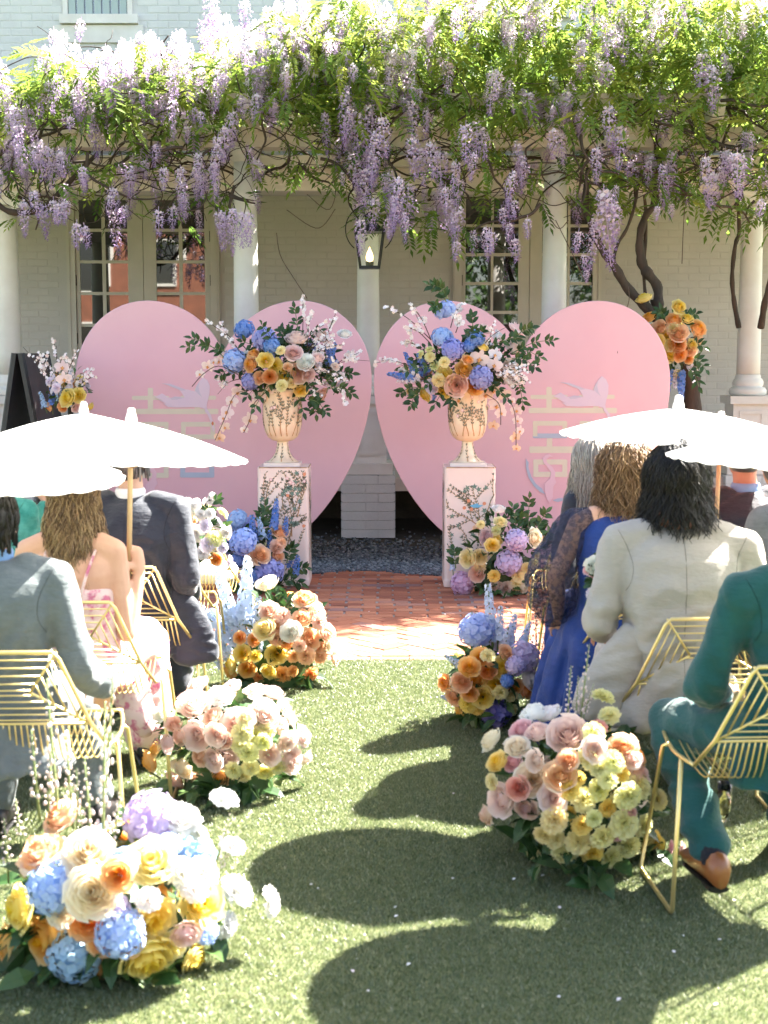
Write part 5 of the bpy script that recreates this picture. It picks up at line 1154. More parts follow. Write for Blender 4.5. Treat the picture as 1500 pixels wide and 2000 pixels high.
# ================================================================== CHAIRS
def rod(pts_, r, sides=6, n=None):
    return MB().tube(pts_ if n is None else spline(pts_, n), r, sides)
def make_chair_meshes():
    P = []                                          # (part name, mesh)
    def add(nm, mb_, smooth=True):
        me = mb_.mesh(nm, smooth); me.materials.append(M['gold']); P.append((nm, me))
    T, B_, Cn = (.155, -.33, .78), (.235, -.245, .545), (.28, -.205, .465)
    f = MB(); r = .0062                             # outer frame: back hoop and seat rail
    f.tube([(-Cn[0], Cn[1], Cn[2]), (-B_[0], B_[1], B_[2]), (-T[0] - .006, T[1], T[2] - .02), (-T[0] + .012, T[1] - .003, T[2]), (T[0] - .012, T[1] - .003, T[2]), (T[0] + .006, T[1], T[2] - .02), (B_[0], B_[1], B_[2]), (Cn[0], Cn[1], Cn[2])], r, 8)
    f.tube(spline([(-Cn[0], Cn[1], Cn[2]), (-.285, 0, .452), (-.25, .24, .455), (-.2, .265, .455), (.2, .265, .455), (.25, .24, .455), (.285, 0, .452), (Cn[0], Cn[1], Cn[2])], 28), r, 8)
    add('frame', f)
    add('back_rail', rod([(-B_[0], B_[1], B_[2]), (B_[0], B_[1], B_[2])], .005))
    def back(x, f_): return (x, T[1] + (B_[1] - T[1]) * f_, T[2] + (B_[2] - T[2]) * f_)
    def hw(f_): return T[0] + (B_[0] - T[0]) * f_
    ax, af = .065, .56
    def diag(f_): return T[0] + (ax - T[0]) * f_ / af if f_ < af else ax + (B_[0] - ax) * (f_ - af) / (1 - af)
    for s_ in (-1, 1):
        add('back_wire', rod([back(s_ * T[0], 0), back(s_ * ax, af)], .004)); add('back_wire', rod([back(s_ * ax, af), back(s_ * B_[0], 1)], .004))
        for k in range(1, 5):
            g = k / 5.0; a = g * af; b = 1 - g * (1 - af)   # rods parallel to the side, between the two diagonals
            add('back_wire', rod([back(s_ * diag(a), a), back(s_ * diag(b), b)], .0028))
    for f_ in (.11, .22, .33, .44, .53, .60, .69, .78, .87, .95): add('back_wire', rod([back(-diag(f_), f_), back(diag(f_), f_)], .0028))
    n = 26
    for i in range(n):
        u = -1 + 2 * (i + .5) / n; x = u * .228; ex = 1 - .25 * u * u
        add('seat_wire', rod([(x, B_[1], B_[2]), (x * 1.04, -.232, .49), (x * 1.08, -.205, .448 - .022 * ex), (x * 1.1, -.14, .438 - .024 * ex), (x * 1.08, .0, .44 - .016 * ex), (x * 1.03, .16, .447), (x * .98, .263, .455)], .0026, 5, 13))
    for s_ in (-1, 1):
        add('leg', rod([(s_ * .283, -.08, .455), (s_ * .292, -.11, .44), (s_ * .325, -.17, .018), (s_ * .325, -.16, .008), (s_ * .325, .19, .008), (s_ * .325, .20, .018), (s_ * .292, .09, .44), (s_ * .283, .06, .455)], .0068, 8))
    return P
CHAIR = make_chair_meshes()
def chair(x, y, rz, label):
    root = empty('wire_chair', (x, y, .004), rz); tag(root, label, 'chair', 'gold wire chairs in rows')
    for nm, me in CHAIR: obj(nm, me, root)
    return root
chair(-1.12, 4.40, .03, 'gold wire chair under the grey suited man at the front left')
chair(-1.11, 5.24, .02, 'gold wire chair under the woman with the bare back')
chair(-1.10, 6.06, .04, 'gold wire chair under the navy suited man on the left')
chair(-1.09, 6.78, .03, 'empty gold wire chair on the left, nearer of the two')
c5 = chair(-1.02, 7.45, .0, 'empty gold wire chair on the left with a cream cushion on its seat')
chair(1.16, 4.22, .07, 'gold wire chair under the teal suited man at the front right')
chair(1.07, 4.93, .04, 'gold wire chair under the cream suited guest with dark hair')
chair(1.06, 5.84, .03, 'gold wire chair under the woman in the royal blue dress')
chair(1.06, 6.62, .02, 'gold wire chair under the silver haired woman')
chair(1.08, 7.50, -.05, 'empty gold wire chair on the right nearest to the right plinth')
chair(1.66, 5.50, .03, 'gold wire chair under the grey suited man at the right edge')
chair(1.64, 6.32, .03, 'gold wire chair under the navy suited man at the right edge')
chair(-1.70, 6.10, .0, 'gold wire chair at the left edge under the green striped guest')
cu = MB(); cu.rings([((0, .02, .462), .20, .19), ((0, .02, .475), .23, .215), ((0, .02, .50), .24, .225), ((0, .02, .525), .225, .21), ((0, .02, .54), .16, .15)], 28, p=4)
o = cu.build('cushion', M['soft_white'], None, True); o.location = (-1.02, 7.45, 0); tag(o, 'plump cream cushion on the seat of an empty left chair', 'cushion')

# ================================================================== PARASOLS
def parasol_meshes(r, h, n=28):
    cv = MB(); rg = 7; sub = 4; N = n * sub; V = []
    for lay in (0, -.0022):
        for i in range(rg):
            f = .03 + .97 * i / (rg - 1)
            for k in range(N):
                a = 2 * PI * k / N; w_ = math.sin(PI * (k % sub) / sub)       # paper sags between the ribs, scalloped rim
                rad = r * f * (1 - .009 * w_ * f ** 3); V.append((rad * math.cos(a), rad * math.sin(a), h * (1 - f) ** 1.0 + .012 * math.sin(PI * f) - .006 * w_ * f + lay))
    fs = []
    for i in range(rg - 1):
        for k in range(N):
            q = (i * N + k, (i + 1) * N + k, (i + 1) * N + (k + 1) % N, i * N + (k + 1) % N); fs.append(q); fs.append(tuple(rg * N + j for j in reversed(q)))
    fs += [((rg - 1) * N + k, rg * N + (rg - 1) * N + k, rg * N + (rg - 1) * N + (k + 1) % N, (rg - 1) * N + (k + 1) % N) for k in range(N)]
    cv.add(V, fs)
    rib = MB().tube([(.02, 0, h - .012), (r * .5, 0, h * .5 + .004), (r * .985, 0, -.004)], .0026, 5)
    stt = MB().tube([(.012, 0, h - .17), (r * .5, 0, h * .5 - .001)], .0022, 4)
    fin = MB().lathe([(.004, h - .012), (.022, h - .008), (.021, h + .008), (.015, h + .03), (.014, h + .042), (.008, h + .047)], 16)
    return cv, rib, stt, fin
PM = {}
def parasol(apex, r, h, label, drop, tilt=(0, 0), m='paper', ribs=28):
    key = (r, h, m)
    if key not in PM:
        cv, rib, stt, fin = parasol_meshes(r, h, ribs); L_ = []
        for q, mm, nm in ((cv, M[m], 'canopy'), (rib, M['bamboo'], 'rib'), (stt, M['bamboo'], 'stretcher'), (fin, M['soft_white'], 'finial')):
            me = q.mesh(nm, nm != 'canopy'); me.materials.append(mm); L_.append(me)
        PM[key] = L_
    cvm, rm, sm, fm = PM[key]
    root = empty('parasol', apex - Vector((0, 0, drop))); tag(root, label, 'parasol', 'white paper parasols')
    T = Matrix.Translation((0, 0, drop)) @ Matrix.Rotation(tilt[0], 4, 'X') @ Matrix.Rotation(tilt[1], 4, 'Y') @ Matrix.Translation((0, 0, -h))
    obj('canopy', cvm, root, mtx=T); obj('finial', fm, root, mtx=T)
    for k in range(ribs):
        R2 = T @ Matrix.Rotation(2 * PI * k / ribs, 4, 'Z'); obj('rib', rm, root, mtx=R2); obj('stretcher', sm, root, mtx=R2)
    top = T @ Vector((0, 0, h - .005)); bot = T @ Vector((0, 0, h - drop))
    MB().tube([bot, top], .0095, 10).build('stick', M['bamboo'], root, True)
    return root
LB = at(256, 822, 5.20)
parasol(LB, .43, .135, 'white paper parasol held up by the woman with long brown hair', .60, (-.02, .03))
parasol(Vector((-1.28, 4.5, 1.405)), .46, .13, 'white paper parasol over the grey suited man, nearest on the left', .62, (.05, .06))
parasol(at(163, 792, 6.15) + Vector((0, 0, -.03)), .46, .13, 'white paper parasol farthest back on the left', .6, (.0, .02))
parasol(at(1325, 797, 5.2), .43, .095, 'white paper parasol over the women on the right, the wide whole one', .6, (.02, .01))
parasol(Vector((1.31, 4.32, 1.435)), .44, .115, 'white paper parasol cut off by the right edge, showing its ribs', .6, (.0, .05))
parasol(Vector((1.42, 6.0, 1.36)), .44, .10, 'salmon pink parasol mostly hidden behind the wide white one on the right', .55, (.0, .02), 'paper_pink')

# ================================================================== PEOPLE
def fuse(name, mb_, voxel, it, m, parent, wr=0.0, wf=9.0, seed=0.0, aniso=(1, 1, 1.6)):
    """join overlapping lofts into one smooth continuous skin, then press folds into it"""
    me = mb_.mesh(name + '_raw'); t = bpy.data.objects.new('tmp', me); C.objects.link(t)
    a = t.modifiers.new('r', 'REMESH'); a.mode = 'VOXEL'; a.voxel_size = voxel; a.use_smooth_shade = True
    s_ = t.modifiers.new('s', 'SMOOTH'); s_.factor = .5; s_.iterations = it
    dg = bpy.context.evaluated_depsgraph_get(); ev = t.evaluated_get(dg); out = bpy.data.meshes.new_from_object(ev); out.name = name
    bpy.data.objects.remove(t); bpy.data.meshes.remove(me)
    if wr:
        n = len(out.vertices); co = np.empty(n * 3, np.float32); no = np.empty(n * 3, np.float32)
        out.vertices.foreach_get('co', co); out.vertex_normals.foreach_get('vector', no); co = co.reshape(-1, 3); no = no.reshape(-1, 3)
        d = np.empty(n, np.float32)
        for i in range(n):
            p = Vector((co[i, 0] * aniso[0], co[i, 1] * aniso[1], co[i, 2] * aniso[2])) * wf
            q = p + Vector((1, .6, .8)) * noise.noise(p * .45 + Vector((seed, 2, 1))) * 1.6
            zf = .55 + .9 * max(0, min(1, (.92 - co[i, 2]) / .2)); d[i] = ((1 - 2.6 * abs(noise.noise(q + Vector((seed, 0, 0))))) * .8 + .5 * noise.noise(q * .5 + Vector((0, seed, 3)))) * zf
        co = co + no * (d * wr)[:, None]; out.vertices.foreach_set('co', co.reshape(-1)); out.update()
    out.polygons.foreach_set('use_smooth', np.ones(len(out.polygons), dtype=bool))
    out.materials.clear(); out.materials.append(m); return obj(name, out, parent)
def limb(mb_, pts_, rs, sides=14):
    p = spline(pts_, len(pts_) * 4); r = np.interp(np.linspace(0, 1, len(p)), np.linspace(0, 1, len(rs)), rs); mb_.tube(p, list(r), sides)
    for c, q in ((p[0], r[0]), (p[-1], r[-1])): mb_.ell(c, (q, q, q), 12, 8)
def hand(mb_, w_, d, n_, curl, thumb=1, k=1.0):
    d = d.normalized(); n_ = (n_ - d * n_.dot(d)).normalized(); s_ = d.cross(n_)
    limb(mb_, [w_, w_ + d * .045 * k, w_ + d * .085 * k], (.024 * k, .03 * k, .026 * k), 10)
    for o_ in (-.022, 0, .022): limb(mb_, [w_ + d * .02 * k + s_ * o_ * .7 * k, w_ + d * .088 * k + s_ * o_ * k], (.013 * k, .012 * k), 8)
    for i in range(4):
        L_ = (.036, .041, .039, .030)[i] * k; p = w_ + d * .085 * k + s_ * (-.030 + .020 * i) * k; pts_ = [p]; a = curl * .35
        for j in range(3):
            dd = d * math.cos(a) + n_ * math.sin(a); p = p + dd * L_ * (1, .72, .6)[j]; pts_.append(p); a += curl * (.62, .55, .4)[j]
        mb_.tube(pts_, [.0092 * k, .0088 * k, .008 * k, .0065 * k], 8); mb_.ell(pts_[-1], (.0066 * k,) * 3, 8, 6)
    p = w_ + d * .025 * k + s_ * thumb * .026 * k; q = p + (d * .6 + s_ * thumb * .7 + n_ * .35).normalized() * .04 * k; e = q + (d * .8 + n_ * (.4 + .4 * curl)).normalized() * .032 * k
    mb_.tube([p, q, e], [.012 * k, .0105 * k, .008 * k], 8); mb_.ell(e, (.008 * k,) * 3, 8, 6)
def person(label, loc, sc_=1.0, J=None, skin='skin', coat=None, legs=None, head=None, vox=.011, coat_vox=.012, wr=.009, collar=None, shoes=None, bare=False, seed=1.0, turn=0.0, lean=(0, 0), grip=None, bulk=1.0, tail=0.0):
    """a seated figure seen from behind: one continuous body, with the clothes over it as children"""
    root = empty('person', (loc[0], loc[1], .004)); tag(root, label, 'person')
    D = dict(pel=(0, -.06, .53), waist=(0, -.075, .71), chest=(0, -.085, .87), sho=(0, -.075, .985), nb=(0, -.055, 1.045), neck=(0, -.035, 1.10), head=(0, -.005, 1.205),
             sl=(-.175, -.07, .985), el=(-.25, -.05, .73), wl=(-.16, .18, .63), sr=(.175, -.07, .985), er=(.25, -.05, .73), wr=(.16, .18, .63),
             hl=(-.09, -.04, .53), kl=(-.13, .40, .52), al=(-.13, .36, .09), tl=(-.14, .52, .03), hr=(.09, -.04, .53), kr=(.13, .40, .52), ar=(.13, .36, .09), tr=(.14, .52, .03))
    for k, v in D.items():
        z = v[2]; f = max(0, z - .5); D[k] = Vector((v[0] * sc_ + lean[0] * f, v[1] * sc_ + lean[1] * f, .5 + (z - .5) * sc_ if z > .5 else z))
    for k, v in (J or {}).items(): D[k] = Vector((v[0] - loc[0], v[1] - loc[1], v[2]))
    j = D; K = sc_
    def torso(mb_, e, z_top=None, w_=1.0):
        rr = [(j['pel'] - Vector((0, 0, .07)), .155 + e, .115 + e), (j['pel'], .175 * w_ + e, .125 + e), ((j['pel'] + j['waist']) / 2, .158 * w_ + e, .112 + e), (j['waist'], .15 * w_ + e, .105 + e), ((j['waist'] + j['chest']) / 2, .165 * w_ + e, .112 + e), (j['chest'], .178 * w_ + e, .115 + e), (j['sho'] * .6 + j['chest'] * .4, .185 * w_ + e, .105 + e), (j['sho'], .165 * w_ + e, .085 + e), (j['nb'] * .6 + j['sho'] * .4, .105 * w_ + e, .066 + e), (j['nb'], .062 + e * .6, .056 + e * .6)]
        if z_top is not None: rr = [q for q in rr if q[0].z < z_top]
        mb_.rings([(c, a * K, b * K) for c, a, b in rr], 24)
    b = MB(); torso(b, -.008)
    limb(b, [j['nb'] - Vector((0, 0, .05)), j['neck'], j['head'] - Vector((0, 0, .05))], (.058 * K, .052 * K, .056 * K))
    for s_, (a, e, w_) in ((-1, ('sl', 'el', 'wl')), (1, ('sr', 'er', 'wr'))):
        limb(b, [j['nb'] * .35 + j[a] * .65, j[a]], (.056 * K, .052 * K)); limb(b, [j[a], (j[a] + j[e]) / 2, j[e]], (.051 * K, .044 * K, .037 * K)); limb(b, [j[e], j[e] * .6 + j[w_] * .4, j[w_]], (.037 * K, .037 * K, .024 * K))
        d = j[w_] - j[e]
        if grip and grip[0] == s_: hand(b, j[w_], grip[1], grip[2], grip[3], grip[4], K * 1.02)
        else: hand(b, j[w_], d + Vector((-s_ * .08, .05, -.02)), Vector((-s_ * .3, 0, -1)), .5, -s_ if False else 1, K)
    for (h_, k, a, t) in (('hl', 'kl', 'al', 'tl'), ('hr', 'kr', 'ar', 'tr')):
        limb(b, [j[h_], (j[h_] + j[k]) / 2, j[k]], (.078 * K, .068 * K, .052 * K)); limb(b, [j[k], j[k] * .65 + j[a] * .35, j[a]], (.05 * K, .053 * K, .034 * K)); limb(b, [j[a] + Vector((0, -.015, -.03)), (j[a] + j[t]) / 2 - Vector((0, 0, .015)), j[t]], (.026, .022, .016))
    h = j['head']; Rz = Matrix.Rotation(turn, 3, 'Z')
    def hp(x, y, z): return h + Rz @ Vector((x, y, z)) * K
    b.ell(hp(0, -.012, .02), (.075 * K, .092 * K, .098 * K), 22, 16); b.ell(hp(0, .03, -.035), (.060 * K, .066 * K, .075 * K), 18, 12); b.ell(hp(0, .055, -.08), (.036 * K, .034 * K, .026 * K), 12, 8)
    b.tube([hp(0, .085, .03), hp(0, .108, -.015)], [.008 * K, .015 * K], 8); b.ell(hp(0, .1, -.02), (.016 * K, .014 * K, .011 * K), 8, 6)
    b.ell(hp(0, .09, -.052), (.023 * K, .012 * K, .008 * K), 10, 6)
    for s_ in (-1, 1):
        b.ell(hp(s_ * .078, -.005, -.005), (.012 * K, .024 * K, .034 * K), 10, 8); b.ell(hp(s_ * .033, .078, .03), (.024 * K, .012 * K, .008 * K), 8, 6); b.ell(hp(s_ * .034, .05, -.02), (.026 * K, .03 * K, .026 * K), 8, 6)
    fuse('body', b, vox, 3 if vox > .007 else 2, M[skin], root)
    for s_ in (-1, 1):
        e_ = MB(); e_.ell(hp(s_ * .032, .078, .012), (.011 * K,) * 3, 10, 8); e_.build('eye', M['soft_white'], root, True)
    if coat:
        c = MB(); e = .016 * bulk; torso(c, e, None if not bare else .9, 1.02)
        if tail:
            c.rings([(j['pel'] + Vector((0, -.02, -.15)), .20 + tail, .13), (j['pel'] + Vector((0, -.01, -.08)), .195 + tail * .6, .14), (j['pel'] + Vector((0, 0, .06)), .18, .13)], 22)
        for s_, (a, e_, w_) in ((-1, ('sl', 'el', 'wl')), (1, ('sr', 'er', 'wr'))):
            limb(c, [j['nb'] * .42 + j[a] * .58 + Vector((0, 0, .004)), j[a] + Vector((s_ * .012, 0, .006))], (.058 * K, .058 * K * bulk)); limb(c, [j[a] + Vector((s_ * .01, 0, 0)), (j[a] + j[e_]) / 2, j[e_]], (.061 * K * bulk, .058 * K * bulk, .052 * K * bulk))
            ww = j[e_] * .12 + j[w_] * .88; limb(c, [j[e_], (j[e_] + ww) / 2, ww], (.052 * K * bulk, .048 * K * bulk, .04 * K * bulk))
        jk = fuse('jacket', c, coat_vox, 3, M[coat], root, wr, 8, seed, (1.2, 1.2, 1.0)); seams(jk, j, M[coat], K)
    if collar:
        q = MB(); q.lathe([(.062, -.035), (.064, .0), (.058, .012), (.055, .012), (.052, -.03)], 24, c=tuple(j['nb'] + Vector((0, .004, .026))), sx=1.0 * K, sy=1.02 * K, cap=False); q.build('shirt_collar', M[collar], root, True)
    if legs:
        t = MB(); t.rings([(j['pel'] - Vector((0, 0, .085)), .15, .13), (j['pel'] - Vector((0, 0, .02)), .185, .14), (j['pel'] + Vector((0, 0, .08)), .165, .125)], 22)
        for (h_, k, a) in (('hl', 'kl', 'al'), ('hr', 'kr', 'ar')):
            aa = j[k] * .14 + j[a] * .86
            limb(t, [j[h_], (j[h_] + j[k]) / 2, j[k]], (.092, .083, .068)); limb(t, [j[k], (j[k] + aa) / 2, aa], (.068, .066, .060))
        fuse('trousers', t, coat_vox, 4, M[legs], root, wr * .8, 7, seed + 5)
    if shoes:
        for a, t_ in (('al', 'tl'), ('ar', 'tr')):
            d = (j[t_] - j[a]); d.z = 0; d = d.normalized() if d.length > .01 else Vector((0, 1, 0)); z0 = j[a].z - .085
            q = MB(); A = j[a] - d * .035
            for f_, w_, hh in ((0, .034, .085), (.06, .037, .08), (.13, .042, .05), (.2, .044, .036), (.25, .036, .03), (.275, .018, .022)): pass
            st_ = [(A + d * f_, w_, hh) for f_, w_, hh in ((-.02, .024, .075), (0, .038, .105), (.06, .041, .10), (.13, .044, .062), (.2, .045, .040), (.25, .036, .034), (.272, .018, .026))]
            vs_ = []; s_ = Vector((-d.y, d.x, 0))
            for p, w_, hh in st_:
                for i in range(12):
                    an = 2 * PI * i / 12; vs_.append(Vector((p.x, p.y, 0)) + s_ * math.cos(an) * w_ + Vector((0, 0, z0 + .022 + hh / 2 + math.sin(an) * hh / 2)))
            q.add(vs_, [(i * 12 + k, i * 12 + (k + 1) % 12, (i + 1) * 12 + (k + 1) % 12, (i + 1) * 12 + k) for i in range(6) for k in range(12)] + [tuple(reversed(range(12))), tuple(range(72, 84))])
            sh = q.build('shoe', M[shoes], root, True)
            q = MB(); q.tube([Vector((A.x, A.y, z0 + .014)) + d * f_ for f_ in (0, .06)], .033, 10, flat=.35); q.tube([Vector((A.x, A.y, z0 + .016)) + d * f_ for f_ in (.05, .12, .2, .26)], [.03, .036, .042, .02], 10, flat=.2); q.build('sole', M['black_metal'], sh)
    return root, j
def seams(jk, j, m, K):
    """the stitched lines of a tailored back: middle seam and both armholes, laid on the cloth"""
    from mathutils.bvhtree import BVHTree
    me = jk.data; bv = BVHTree.FromPolygons([v.co for v in me.vertices], [p.vertices for p in me.polygons])
    def lay(pts_):
        out = []
        for x, z in pts_:
            h_ = bv.ray_cast(Vector((x, -2, z)), Vector((0, 1, 0)))[0]
            if h_: out.append(h_ + Vector((0, -.0004, 0)))
        if len(out) > 3: MB().tube(spline(out, len(out) * 2), .0010, 5).build('seam', M['seam_' + m.name] if 'seam_' + m.name in M else seam_mat(m), jk, True)
    c = j['sho'].x; lay([(c + (j['pel'].x - c) * t, j['nb'].z - .035 + (j['pel'].z - .06 - j['nb'].z) * t) for t in np.linspace(0, 1, 22)])
    for a in ('sl', 'sr'):
        s_ = -1 if a == 'sl' else 1; p = j[a]
        lay([(p.x + s_ * (.012 - .045 * math.sin(PI * t * .8)) * K, p.z + .05 * K - .20 * K * t) for t in np.linspace(0, 1, 14)])
def seam_mat(m):
    c = [n for n in m.node_tree.nodes if n.type == 'MIX'][0].inputs[6].default_value; M['seam_' + m.name] = mat('stitching_' + m.name, (c[0] * .45, c[1] * .45, c[2] * .45), .9); return M['seam_' + m.name]
M['hair_black'] = hair_mat('black_hair', [(0, (.006, .005, .005)), (.7, (.014, .011, .009)), (1, (.032, .024, .019))])
M['hair_brown'] = hair_mat('brown_hair', [(0, (.06, .035, .02)), (.45, (.16, .095, .05)), (.75, (.34, .22, .11)), (1, (.52, .37, .2))])
M['hair_blond'] = hair_mat('dark_blond_hair', [(0, (.08, .045, .02)), (.5, (.22, .13, .065)), (1, (.46, .32, .18))])
M['hair_silver'] = hair_mat('silver_hair', [(0, (.26, .22, .17)), (.5, (.46, .41, .34)), (1, (.62, .57, .48))])
M['hair_grey'] = hair_mat('grey_hair', [(0, (.05, .045, .045)), (.6, (.14, .13, .13)), (1, (.35, .34, .33))])
def hair(root, c, m, n, L_, vol=1.12, wav=.012, flare=.12, r=.006, seed=0, K=1.0, fade=0, drop_front=True, wl=16.0, low=1.9, base=True, flat=.55, jit=.35):
    """locks that follow the skull and then hang, waving"""
    rr = random.Random(seed); mb_ = MB(); R3 = Vector((.080, .098, .106)) * K; c = Vector(c) + Vector((0, -.006, .012))
    if base: mb_.ell(c + Vector((0, -.008, 0)), (R3.x * (vol - .02), R3.y * (vol - .03), R3.z * (vol - .01)), 20, 14, .2)
    for i in range(n):
        az = rr.uniform(0, 2 * PI); pol = math.acos(1 - rr.random() * (1 - math.cos(low)))
        face = math.cos(az - PI / 2)
        if face > .35 and pol > .95: continue
        d = Vector((math.sin(pol) * math.cos(az), math.sin(pol) * math.sin(az), math.cos(pol))); v = vol * rr.uniform(.97, 1.06)
        p = Vector((d.x * R3.x * v, d.y * R3.y * v, d.z * R3.z * v)); pts_ = [c + p]; ln = L_ * rr.uniform(.78, 1.08); st_ = .022; ph = rr.uniform(0, 6.28); s1 = rr.uniform(-1, 1) * jit; out = 0
        k = 0; travelled = 0
        while travelled < ln:
            if p.z > -R3.z * .30:
                dn = Vector((p.x / R3.x ** 2, p.y / R3.y ** 2, p.z / R3.z ** 2)).normalized(); t = Vector((s1 * .5, -.25 - .3 * max(0, face), -1)); t = (t - dn * t.dot(dn)).normalized(); p = p + t * st_
                q = math.sqrt((p.x / R3.x) ** 2 + (p.y / R3.y) ** 2 + (p.z / R3.z) ** 2); p = p * (v * (1.0 + .02 * k * .2) / max(q, .01)) if q > 0 else p
            else:
                o_ = Vector((p.x, p.y, 0)); o_ = o_.normalized() if o_.length > 1e-5 else Vector((0, -1, 0)); p = p + (Vector((0, 0, -1)) + o_ * flare * (1 if travelled < ln * .6 else 1.6) + Vector((s1 * .12, 0, 0))).normalized() * st_
            w_ = wav * min(1, k / 6.0); pts_.append(c + p + Vector((math.sin(ph + travelled * wl) * w_, math.cos(ph * 1.7 + travelled * wl * .9) * w_, 0))); travelled += st_; k += 1
        n2 = len(pts_); tn = min(1, max(0, rr.gauss(.45, .22)))
        rad = [r * rr.uniform(.8, 1.2) * min(1, .35 + i2 * .25) * (1 - (i2 / n2) ** 3 * .85) for i2 in range(n2)]
        mb_.tube(pts_, rad, 3 if n > 900 else 5, flat=flat, tl=[min(1, tn + fade * i2 / n2) for i2 in range(n2)])
    return mb_.build('hair', M[m], root, True)
M['grey_wool'] = cloth('grey_suit_cloth', (.115, .135, .14), (.145, .165, .168), 30)
M['navy_wool'] = cloth('navy_suit_cloth', (.012, .016, .028), (.02, .026, .04), 14, sheen=.25, rough=.6)
M['cream_wool'] = cloth('cream_suit_cloth', (.36, .335, .305), (.40, .37, .335), 12)
M['teal_wool'] = cloth('teal_suit_cloth', (.009, .066, .064), (.013, .085, .081), 14, sheen=.25)
M['blue_satin'] = cloth('royal_blue_cloth', (.005, .028, .16), (.008, .042, .22), 8, rough=.55)
M['slate_wool'] = cloth('slate_suit_cloth', (.10, .11, .125), (.13, .14, .155), 20)
M['white_shirt'] = cloth('white_shirt_cloth', (.74, .74, .74), (.7, .71, .73), 20)
M['blue_shirt'] = cloth('blue_shirt_cloth', (.18, .30, .55), (.2, .34, .6), 20)
M['pink_print'] = mat('pink_floral_cloth', (.74, .55, .52), .8, (.55, .16, .26), 22, .2, 60, lo=.5, hi=.6)
M['green_stripe'] = cloth('green_stripe_cloth', (.02, .22, .19), (.10, .42, .36), 16)
M['tan_leather'] = mat('tan_leather', (.30, .105, .03), .35, (.22, .07, .02), 14, .1, 60, coat=.3)
M['black_leather'] = mat('black_leather', (.015, .014, .014), .4)
M['black_sock'] = cloth('black_sock_cloth', (.012, .013, .016), (.02, .02, .025), 40)
def sheer(name, col, alpha):
    m, nt, n, l, b = nodes_of(name); b.inputs['Base Color'].default_value = rgb(col); b.inputs['Roughness'].default_value = .7
    t = n.new('ShaderNodeBsdfTransparent'); mx = n.new('ShaderNodeMixShader'); f, _ = noise_fac(n, l, 55, 3, .42, .58); mr = n.new('ShaderNodeMapRange'); mr.inputs[3].default_value = alpha; mr.inputs[4].default_value = min(1, alpha + .4)
    l.new(f, mr.inputs[0]); l.new(mr.outputs[0], mx.inputs[0]); l.new(t.outputs[0], mx.inputs[1]); l.new(b.outputs[0], mx.inputs[2]); out = [x for x in n if x.type == 'OUTPUT_MATERIAL'][0]; l.new(mx.outputs[0], out.inputs[0]); return m
M['navy_lace'] = sheer('sheer_navy_lace', (.015, .018, .05), .42)

# ---- left side
pr, j = person('seated man in a light grey suit with short black hair, near left', (-1.19, 4.36), .98, dict(er=(-.93, 4.26, .70), wr=(-.90, 4.48, .58), head=(-1.195, 4.28, 1.135), neck=(-1.20, 4.27, 1.06), nb=(-1.19, 4.28, 1.02), sho=(-1.19, 4.27, .965), sr=(-1.005, 4.28, .955), sl=(-1.375, 4.28, .955), ar=(-.98, 4.74, .09), tr=(-.97, 4.9, .03)), coat='grey_wool', legs='grey_wool', collar='blue_shirt', shoes='black_leather', seed=1.3, wr=.013, tail=.03)
hair(pr, j['head'] , 'hair_black', 890, .045, 1.06, .004, .02, .005, 3, .98, low=1.95, jit=.8)
pr, j = person('seated woman with long wavy brown hair and a bare back, holding a parasol', (-1.13, 5.22), .94, dict(er=(-.945, 5.14, .625), wr=(-.905, 5.19, .835), sr=(-.985, 5.14, .925), sl=(-1.30, 5.15, .925), sho=(-1.14, 5.15, .925), nb=(-1.14, 5.16, .985), neck=(-1.14, 5.18, 1.04), head=(-1.14, 5.20, 1.145), wl=(-1.26, 5.42, .98), el=(-1.36, 5.22, .78), kr=(-.96, 5.62, .52), ar=(-.95, 5.55, .09)), vox=.006, seed=2.2, grip=(1, Vector((-.12, .25, 1)), Vector((-.75, .5, .1)), 2.1, 1), shoes='black_leather')
dr = MB(); K = .96
dr.rings([((0, -.05, .44), .21, .17), ((0, -.055, .53), .185 * K, .14), ((0, -.07, .63), .16 * K, .122), ((0, -.075, .70), .155 * K, .118), ((0, -.078, .765), .162 * K, .121), ((0, -.07, .80), .163 * K, .118)], 26)
limb(dr, [(-.1, .0, .53), (-.12, .2, .53), (-.13, .4, .50)], (.10, .10, .09)); limb(dr, [(.1, .0, .53), (.13, .2, .53), (.17, .4, .50)], (.10, .10, .09)); limb(dr, [(.17, .40, .50), (.18, .38, .28), (.19, .36, .16)], (.09, .10, .11)); limb(dr, [(-.13, .40, .50), (-.13, .38, .2)], (.09, .1)); limb(dr, [(.12, .1, .45), (.2, .05, .3), (.22, .05, .24)], (.09, .06, .04))
fuse('dress', dr, .011, 4, M['pink_print'], pr, .006, 9, 2)
for a, b_ in (((.085, -.125, .935), (.045, -.205, .775)), ((-.095, -.12, .93), (-.08, -.20, .775))):
    st_ = MB(); p = spline([(a[0], a[1] + .06, a[2] + .018), a, ((a[0] + b_[0]) / 2, -.192, (a[2] + b_[2]) / 2), b_], 10); st_.tube(p, .006, 6); st_.build('strap', M['pink_print'], pr, True)
hair(pr, j['head'], 'hair_brown', 1600, .33, 1.12, .013, .12, .0025, 5, .95, fade=.35, wl=46, low=1.8)
pr, j = person('seated man in a dark navy suit leaning to the right, left side', (-1.07, 6.02), 1.0, dict(er=(-.83, 5.92, .70), wr=(-.86, 6.18, .56), head=(-1.08, 6.0, 1.20), sr=(-.88, 5.94, .985)), coat='navy_wool', legs='navy_wool', collar='white_shirt', shoes='black_leather', seed=3.1, wr=.014, tail=.04)
